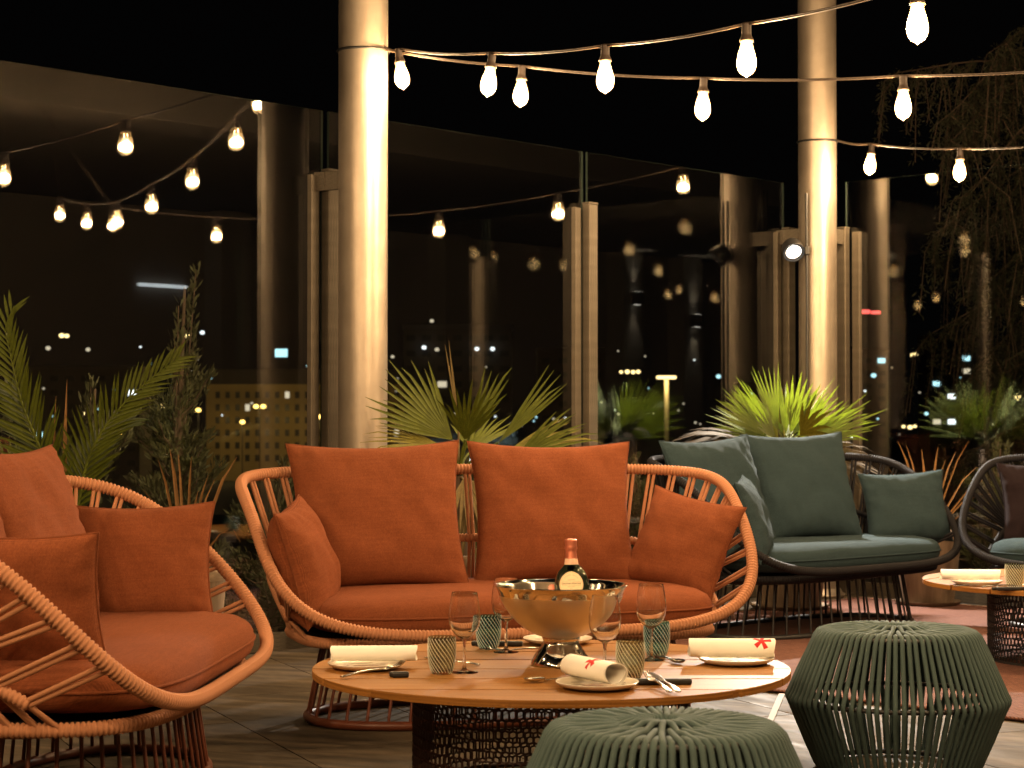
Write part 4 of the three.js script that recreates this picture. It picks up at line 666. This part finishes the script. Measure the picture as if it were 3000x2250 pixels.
// feather palm at the left
{
  const t = thing('potted_feather_palm', 'feather palm with arching green fronds behind the left orange sofa', 'palm', V(-1.62, 0, 7.0), 0); makePot(t, 0.22, 0.46);
  part('trunk', sweep([v3(0, 0.4, 0), v3(0.01, 0.52, 0), v3(0.0, 0.62, 0)], (q) => 0.06 - 0.02 * q, 10), M.bark, t);
  const frond = (pts, len0, mat, face) => {
    const n = 34, q = smoothPts(pts, n), list = []; for (let i = 5; i < n; i++) { const f = i / n, tan = q[Math.min(n, i + 1)].clone().sub(q[i - 1]).normalize(), sd = tan.clone().cross(face).normalize(), nr = sd.clone().cross(tan).normalize(), l = len0 * (f < 0.25 ? 0.55 + 1.8 * f : 1.0 - 0.62 * Math.pow((f - 0.25) / 0.75, 1.4)); for (const s of [-1, 1]) { const d = tan.clone().multiplyScalar(0.74 + 0.25 * f + rr(-0.1, 0.1)).addScaledVector(sd, s * (0.66 - 0.2 * f)).addScaledVector(nr, 0.30 + rr(-0.15, 0.15)).normalize(), side = d.clone().cross(nr).normalize(), L = l * rr(0.88, 1.08), c = [0, 0.3, 0.65, 1].map((k) => q[i].clone().addScaledVector(d, L * k).add(v3(0, -0.10 * L * k * k, 0))); list.push({ c, w: [0.0025, 0.0062, 0.0048, 0.0003], s: side, n: nr, fold: 0.5 }); } }
    part('frond', merge([stripGeo(list), sweep(q, (k) => 0.0075 - 0.0062 * k, 6)]), mat, t);
  };
  const F = v3(0, 0.1, 1);
  frond([v3(0, 0.58, 0.02), v3(-0.03, 0.71, 0.03), v3(-0.10, 0.92, 0.05), v3(-0.16, 1.075, 0.06), v3(-0.205, 1.25, 0.05), v3(-0.225, 1.35, 0.04), v3(-0.20, 1.43, 0.02)], 0.24, M.leaf, F);
  frond([v3(0.01, 0.58, 0.02), v3(0.04, 0.709, 0.03), v3(0.085, 0.884, 0.05), v3(0.175, 1.031, 0.06), v3(0.285, 1.144, 0.05), v3(0.41, 1.245, 0.02)], 0.22, M.leaf, F);
  frond([v3(0, 0.58, -0.02), v3(0.02, 0.72, -0.05), v3(0.05, 0.86, -0.09), v3(0.12, 0.97, -0.14), v3(0.2, 1.02, -0.2)], 0.17, M.leafDark, F);
  frond([v3(-0.01, 0.58, 0.04), v3(-0.12, 0.74, 0.08), v3(-0.3, 0.9, 0.12), v3(-0.5, 0.95, 0.14)], 0.2, M.leaf, v3(0, 1, 0.4));
  frond([v3(0, 0.58, -0.03), v3(-0.08, 0.78, -0.1), v3(-0.2, 1.0, -0.16), v3(-0.3, 1.15, -0.24)], 0.2, M.leafDark, F);
  const sp = []; for (const [x, y, w] of [[-0.005, 1.16, 0.008], [-0.045, 1.1, 0.005]]) sp.push({ c: [v3(x + 0.01, 0.6, 0.05), v3(x, 0.85, 0.05), v3(x, (0.85 + y) / 2, 0.04), v3(x + 0.002, y, 0.03)], w: [w, w, w * 0.7, 0.0004], s: v3(1, 0, 0), n: v3(0, 0, 1), fold: 0.6 }); part('dry_leaf', stripGeo(sp), M.dry, t, 'dead orange-brown leaf spike');
}
function spikes(label, pos, r, h, list) {
  const t = thing('potted_dry_plant', label, 'potted plant', pos, 0, 'dried spiky potted plants'); makePot(t, r, h);
  for (const [x, y, z, w, bend] of list) { const b = v3(x * 0.12, h - 0.05, z * 0.12), tip = v3(x, y, z), m1 = b.clone().lerp(tip, 0.4).add(v3(-x * 0.08, 0.02, 0)), m2 = b.clone().lerp(tip, 0.75).add(v3(-x * 0.06, 0.03, 0)), pts = [b, m1, m2, tip]; if (bend) pts.push(tip.clone().add(v3(bend, -0.05, 0.01))); const sd = v3(0.95, 0, rr(-0.5, 0.5)).normalize(); part('dry_leaf', stripGeo([{ c: pts, w: pts.map((_, i) => [w * 0.8, w, w * 0.75, 0.0009, 0.0005][i]), s: sd, n: v3(0, 0, 1), fold: 0.55 }]), M.dry, t); }
}
spikes('dried orange spiky plant in a pot beside the left sofa', V(-1.26, 0, 7.4), 0.16, 0.44, [[-0.10, 0.86, 0.05, 0.007], [-0.06, 0.90, 0.02, 0.009], [-0.02, 0.88, 0.06, 0.006], [0.02, 0.87, 0.0, 0.007], [0.055, 0.74, 0.05, 0.008], [0.085, 0.80, 0.0, 0.007], [0.115, 0.78, 0.04, 0.005], [0.20, 0.87, 0.03, 0.008], [-0.15, 0.74, 0.06, 0.007], [-0.20, 0.70, 0.04, 0.008], [0.03, 0.68, 0.1, 0.006], [-0.24, 0.77, 0.0, 0.006], [0.19, 0.595, 0.06, 0.004, 0.03], [0.16, 0.56, 0.08, 0.003]]);
spikes('dried orange spiky plant in a pot behind the right end of the dark sofa', V(2.28, 0, 10.5), 0.185, 0.41, [[-0.17, 0.90, 0.05, 0.008], [-0.12, 0.88, 0.02, 0.007], [-0.04, 0.86, 0.04, 0.007], [-0.02, 0.80, 0.0, 0.006], [0.05, 0.87, 0.04, 0.008], [0.10, 0.80, 0.0, 0.008], [0.15, 0.84, 0.02, 0.006], [0.22, 0.90, 0.03, 0.006], [0.26, 0.76, 0.04, 0.006], [0.30, 0.70, 0.08, 0.006], [-0.22, 0.75, 0.04, 0.006], [-0.27, 0.70, 0.06, 0.005], [-0.3, 0.60, 0.1, 0.006], [0.24, 0.60, 0.1, 0.006], [0.28, 0.55, 0.12, 0.005], [-0.24, 0.52, 0.1, 0.005], [0.2, 0.50, 0.14, 0.005]]);

// shrubs and trees outside the glass: many small leaf faces through the crown
function foliage(n, where, len, wid, droop = 0) {
  const pos = [], idx = []; for (let i = 0; i < n; i++) { const [p, d] = where(i), s = d.clone().cross(v3(rr(-1, 1), rr(-1, 1), rr(-1, 1))).normalize(), l = len * rr(0.5, 1.2), w = wid * rr(0.6, 1.2), o = pos.length / 3, m = p.clone().addScaledVector(d, l * 0.5), e = p.clone().addScaledVector(d, l).add(v3(0, -droop * l, 0)); pos.push(p.x, p.y, p.z, m.x + s.x * w, m.y + s.y * w, m.z + s.z * w, e.x, e.y, e.z, m.x - s.x * w, m.y - s.y * w, m.z - s.z * w); idx.push(o, o + 1, o + 2, o, o + 2, o + 3); }
  const g = new THREE.BufferGeometry(); g.setAttribute('position', new THREE.Float32BufferAttribute(pos, 3)); g.setIndex(idx); g.computeVertexNormals(); return g;
}
function juniper(label, pos, h, r, n) {
  const t = thing('juniper_shrub', label, 'shrub', pos, 0, 'dark shrubs outside the glass'), br = []; for (let k = 0; k < 46; k++) { const y = h * rr(0.02, 0.72), a = rr(0, 6.283), R = r * (1 - y / h * 0.85) * rr(0.55, 1.15); br.push([v3(0, y, 0), v3(Math.cos(a) * R, y + rr(0.12, 0.42) * (h * 0.4), Math.sin(a) * R)]); } for (let k = 0; k < 6; k++) br.push([v3(0, h * 0.35, 0), v3(0.05 + rr(-0.05, 0.05), h * rr(0.8, 1.06), rr(-0.05, 0.05))]);
  part('stem', merge([sweep([v3(0, -0.3, 0), v3(0.02, h * 0.5, 0), v3(0.05, h, 0)], (q) => 0.03 * (1 - q * 0.8), 6), ...br.map(([a, b]) => sweep([a, a.clone().lerp(b, 0.5).add(v3(0, -0.03, 0)), b], (q) => 0.008 * (1 - 0.7 * q), 4))]), M.bark, t);
  part('foliage', foliage(n, () => { const [a, b] = br[Math.floor(rnd() * br.length)], q = Math.pow(rnd(), 0.6), p = a.clone().lerp(b, q).add(v3(rr(-1, 1), rr(-1, 1), rr(-1, 1)).multiplyScalar(0.05 * (1.1 - q * 0.8))); return [p, b.clone().sub(a).normalize().add(v3(rr(-0.8, 0.8), rr(-0.2, 0.9), rr(-0.8, 0.8))).normalize()]; }, 0.05, 0.006), M.shrub, t);
}
for (const [a, b, h, r, n, l] of [[-5.35, -0.6, 1.45, 0.55, 9000, 'bushy dark shrub outside the left pane behind the feather palm'], [-4.27, -0.5, 1.72, 0.34, 7000, 'tall wispy shrub outside the left pane, its tip against the night'], [-4.75, -0.5, 1.25, 0.5, 9000, 'mid-height dark shrub outside the left pane between the palm fronds'], [-3.7, -0.5, 0.9, 0.5, 6000, 'low dark shrub outside behind the left column'], [-3.1, -0.5, 0.95, 0.5, 7000, 'low dark shrub outside the pane right of the left column'], [-2.4, -0.55, 0.9, 0.5, 6000, 'low dark shrub outside behind the fan palm'], [-1.7, -0.55, 0.95, 0.5, 6000, 'low dark shrub outside between free post and dark sofa'], [-1.0, -0.55, 0.9, 0.5, 6000, 'low dark shrub outside behind the dark sofa'], [-6.0, -0.55, 1.1, 0.55, 7000, 'low dark shrub outside the pane at the left edge']]) juniper(l, wall(a, b, -0.1), h, r, n);
for (const [b, l] of [[0.9, 'low dark shrub outside the right-hand pane beside its post'], [1.7, 'low dark shrub outside the right-hand pane behind the dried plant']]) juniper(l, wall(0.6, b, -0.1), 0.95, 0.5, 6000);
{ // drooping cedar beyond the right-hand glass
  const at = V(5.1, -14, 15.6), t = thing('drooping_cedar', 'drooping dark cedar beyond the right-hand glass', 'tree', at), limbs = [], tw = [];
  for (let k = 0; k < 30; k++) { const y = 14 + rr(0.6, 4.4), a = Math.PI + rr(-1.15, 1.15), R = rr(1.0, 2.3), b = v3(0, y, 0), m = v3(Math.cos(a + 0.1) * R * 0.55 + rr(-0.15, 0.15), y + rr(0.0, 0.3), Math.sin(a) * R * 0.55), e = v3(Math.cos(a) * R, y - rr(0.1, 0.5), Math.sin(a) * R), q = smoothPts([b, m, e], 12); limbs.push(q); for (let i = 3; i <= 12; i++) for (let s = 0; s < 3; s++) { const p = q[i], l = rr(0.25, 0.75), dx = rr(-0.18, 0.18), dz = rr(-0.18, 0.18); tw.push([p, p.clone().add(v3(dx, -l * 0.25, dz)), p.clone().add(v3(dx * 1.5, -l, dz * 1.5))]); } }
  part('trunk', sweep([v3(0, 0, 0), v3(0.05, 9, 0), v3(0, 19, 0)], (q) => 0.32 * (1 - 0.7 * q), 10), M.bark, t);
  part('limbs', merge([...limbs.map((q) => sweep(q, (f) => 0.016 * (1 - 0.8 * f), 5)), ...tw.map((q) => sweep(q, 0.004, 3, false, false))]), M.bark, t);
  part('crown', foliage(85000, (i) => { const q = tw[i % tw.length], f = rnd() * 2, k = Math.min(1, Math.floor(f)), p = q[k].clone().lerp(q[k + 1], f - k).add(v3(rr(-1, 1), rr(-1, 1), rr(-1, 1)).multiplyScalar(0.035)); return [p, v3(rr(-1, 1), rr(-1.4, 0.1), rr(-1, 1)).normalize()]; }, 0.06, 0.005), M.cedar, t);
}

// ---------------------------------------------------------------- the city far below and behind
const glow = (c, k) => std(lin(0.05, 0.05, 0.05), 0.6, { emissive: lin(...c), emissiveIntensity: k });
const G = { warm: glow([1, 0.72, 0.30], 3.2), sodium: glow([1, 0.62, 0.14], 4.5), white: glow([0.9, 0.97, 1], 2.2), cyan: glow([0.5, 0.9, 1], 1.6), dim: glow([1, 0.85, 0.6], 0.8), red: glow([1, 0.12, 0.1], 2.2), blue: glow([0.25, 0.45, 1], 2.5) };
const cityDark = std(lin(0.10, 0.085, 0.07), 0.9), ochre = std(lin(0.46, 0.34, 0.16), 0.9), paneDark = std(lin(0.02, 0.02, 0.022), 0.3), slate = std(lin(0.12, 0.10, 0.09), 0.9);
{ // long ochre block lit by street lamps
  const b = thing('ochre_city_block', 'long ochre building lit by street lamps beyond the left pane', 'building', V(-64, -14, 500), 0);
  part('wall', box(56, 24.6, 12, 12, 12.3, -6), ochre, b); part('cornice', box(57, 0.7, 13, 12, 24.8, -5.9), ochre, b);
  const rf = new THREE.Shape(); rf.moveTo(-7, 0); rf.lineTo(7, 0); rf.lineTo(3, 4); rf.lineTo(-3, 4); part('roof', new THREE.ExtrudeGeometry(rf, { depth: 56, bevelEnabled: false }).rotateY(Math.PI / 2).translate(-16, 25.2, -6), slate, b);
  const wg = box(1.15, 1.7, 0.3, 0, 0, 0), sg = box(1.5, 0.2, 0.4, 0, -0.98, 0.1);
  for (let r = 0; r < 6; r++) for (let i = 0; i < 20; i++) { const lit = (i * 7 + r * 5) % 23 === 3; const w = part('window', wg, lit ? G.dim : paneDark, b); w.position.set(-13 + i * 2.6, 22.4 - r * 3.3, -0.1); const s = part('sill', sg, ochre, w); }
}
function streetLamp(label, x, y, Z, I, two) {
  const t = thing('street_lamp', label, 'street lamp', V(x, -14, Z), 0, 'far street lamps'), h = y + 14; part('pole', sweep([v3(0, 0, 0), v3(0, h, 0)], 0.14, 8), M.darkMetal, t);
  for (const s of two ? [-1, 1] : [0]) part('lamp_head', new THREE.SphereGeometry(0.62, 16, 12).scale(1.1, 0.8, 1).translate(s * 0.9, h, 0), G.sodium, t);
  if (I) { const l = new THREE.PointLight(lin(1, 0.66, 0.22), I, 0, 2); l.position.copy(t.position).add(v3(0, h - 0.5, 3)); l.shadow.radius = 20; scene.add(l); }
}
streetLamp('double-headed street lamp in front of the ochre building', -63.1, 5.2, 478, 110, true);
streetLamp('bright street lamp low before the ochre building', -67.4, 1.3, 478, 110, false);
streetLamp('street lamp at the left end of the ochre building', -78.6, 4.3, 479, 80, false);
streetLamp('street lamp at the right end of the ochre building', -48, 2.6, 478, 110, false);
streetLamp('bright lamp low between the feather palm fronds', -75, -1.2, 360, 0, true);
{ // floodlight mast seen between the right-hand palms
  const t = thing('floodlight_mast', 'lit T-shaped floodlight mast seen over the mirrored palm', 'street lamp', V(20.2, -14, 250)); part('pole', sweep([v3(0, 0, 0), v3(0, 20.9, 0)], 0.32, 8), std(lin(0.7, 0.6, 0.4), 0.6), t); part('lamp_bar', rbox(2.6, 0.42, 0.5, 0.15, 0, 21.0, 0), G.warm, t);
  const l = new THREE.PointLight(lin(1, 0.72, 0.3), 60, 0, 2); l.position.copy(t.position).add(v3(0, 20.2, 2.2)); scene.add(l);
}
const sign = solo('lit_sign', rbox(2.6, 1.7, 0.4, 0.1), G.cyan, 'small bright cyan-white sign far away beside the mirrored column', 'sign'); sign.position.copy(V(-60.4 * 0.8, 1 + 206 * 0.0714, 400));
function tower(label, x, Z, w, d, top, lits) {
  const t = thing('city_tower', label, 'building', V(x, -14, Z), 0, 'dark towers of the city'); part('wall', box(w, top + 14, d, 0, (top + 14) / 2, 0), cityDark, t); part('parapet', box(w * 1.02, 0.9, d * 1.02, 0, top + 14.4, 0), slate, t);
  const nx = Math.max(3, Math.round(w / 3.6)), ny = 9, wg = box(2.0, 1.3, 0.3); for (let j = 0; j < ny; j++) for (let i = 0; i < nx; i++) { const k = rnd(), m = part('window', wg, k < lits ? (k < lits * 0.4 ? G.white : k < lits * 0.7 ? G.dim : G.cyan) : paneDark, t); m.position.set(-w / 2 + (i + 0.5) * w / nx, top + 14 - 2.2 - j * 3.4, d / 2 + 0.05); }
}
tower('dark residential tower behind the fan palm, left of two', -12, 430, 24, 16, 22, 0.05); tower('dark residential tower behind the fan palm, right of two', 14, 460, 16, 16, 18, 0.05);
tower('tower with scattered lit windows at the left edge', -105, 470, 30, 16, 14, 0.06); tower('tower with cool lit windows right of the right column', 92, 520, 18, 14, 20, 0.16); tower('tower with a column of lit windows near the right edge', 118, 520, 12, 14, 24, 0.2); tower('low block with lit windows at the right edge', 136, 500, 22, 14, 9, 0.12); tower('slim tower with lit windows between post and right column', 72, 560, 12, 14, 12, 0.12);
{ const m = solo('rooftop_sign', merge([rbox(2.6, 1.0, 0.4, 0.1, 0, 0, 0), rbox(2.4, 0.8, 0.4, 0.1, 2.8, -0.2, 0)]), G.red, 'red rooftop sign on a far tower beside the right column', 'sign'); m.position.copy(V(93.4, 30.5, 505)); }
{ // the scatter of far lights
  const sets = { dim: [], white: [], warm: [], cyan: [] }; const ball = new THREE.IcosahedronGeometry(1, 1);
  const put = (px, py, k, r) => { const Z = 420; sets[k].push(ball.clone().scale(r, r * 0.8, r).translate((px - 1500) / 5600 * Z, 1 + (1240 - py) / 5600 * Z, -Z)); };
  for (const [x, y, k, r] of [[180, 983, 'warm', 0.6], [195, 984, 'warm', 0.5], [25, 980, 'dim', 0.5], [140, 1020, 'dim', 0.55], [257, 1024, 'dim', 0.5], [550, 984, 'warm', 0.6], [592, 974, 'white', 0.5], [575, 1050, 'dim', 0.5], [562, 1092, 'dim', 0.5], [475, 1190, 'warm', 0.6], [245, 1212, 'warm', 0.35], [325, 1325, 'warm', 0.9], [345, 1312, 'warm', 0.6], [1242, 1018, 'white', 0.5], [1280, 1024, 'dim', 0.5], [1397, 1022, 'white', 0.5], [1443, 1022, 'white', 0.5], [1265, 940, 'dim', 0.45], [1150, 1045, 'dim', 0.4], [2105, 1103, 'cyan', 0.55], [2675, 1040, 'warm', 0.5], [2683, 1038, 'warm', 0.5], [2666, 1252, 'warm', 0.55], [2647, 1250, 'warm', 0.4], [2680, 1249, 'warm', 0.4], [2980, 1164, 'warm', 0.8], [2714, 1212, 'cyan', 0.45], [2560, 1100, 'cyan', 0.6], [1838, 1089, 'warm', 0.55], [1855, 1090, 'warm', 0.5], [1870, 1089, 'warm', 0.5], [1820, 1090, 'warm', 0.4]]) put(x, y, k, r);
  for (let i = 0; i < 90; i++) put(rr(-300, 3300), 1240 + rr(-330, 60) * rnd(), ['dim', 'dim', 'white', 'cyan'][i % 4], rr(0.12, 0.3));
  for (const k of Object.keys(sets)) if (sets[k].length) { const m = new THREE.Mesh(merge(sets[k]), G[k]); m.name = numbered('city_lights'); m.userData = { kind: 'stuff', label: { dim: 'scatter of faint amber lights across the dark city', white: 'scatter of white lights across the dark city', warm: 'scatter of bright amber lights low in the dark city', cyan: 'scatter of cool bluish lights across the dark city' }[k], category: 'city lights' }; scene.add(m); }
}

scene.traverse((o) => { if (o.isMesh) { o.castShadow = true; o.receiveShadow = true; } if (o.isLight && o.shadow) o.castShadow = true; });
renderer.render(scene, camera);
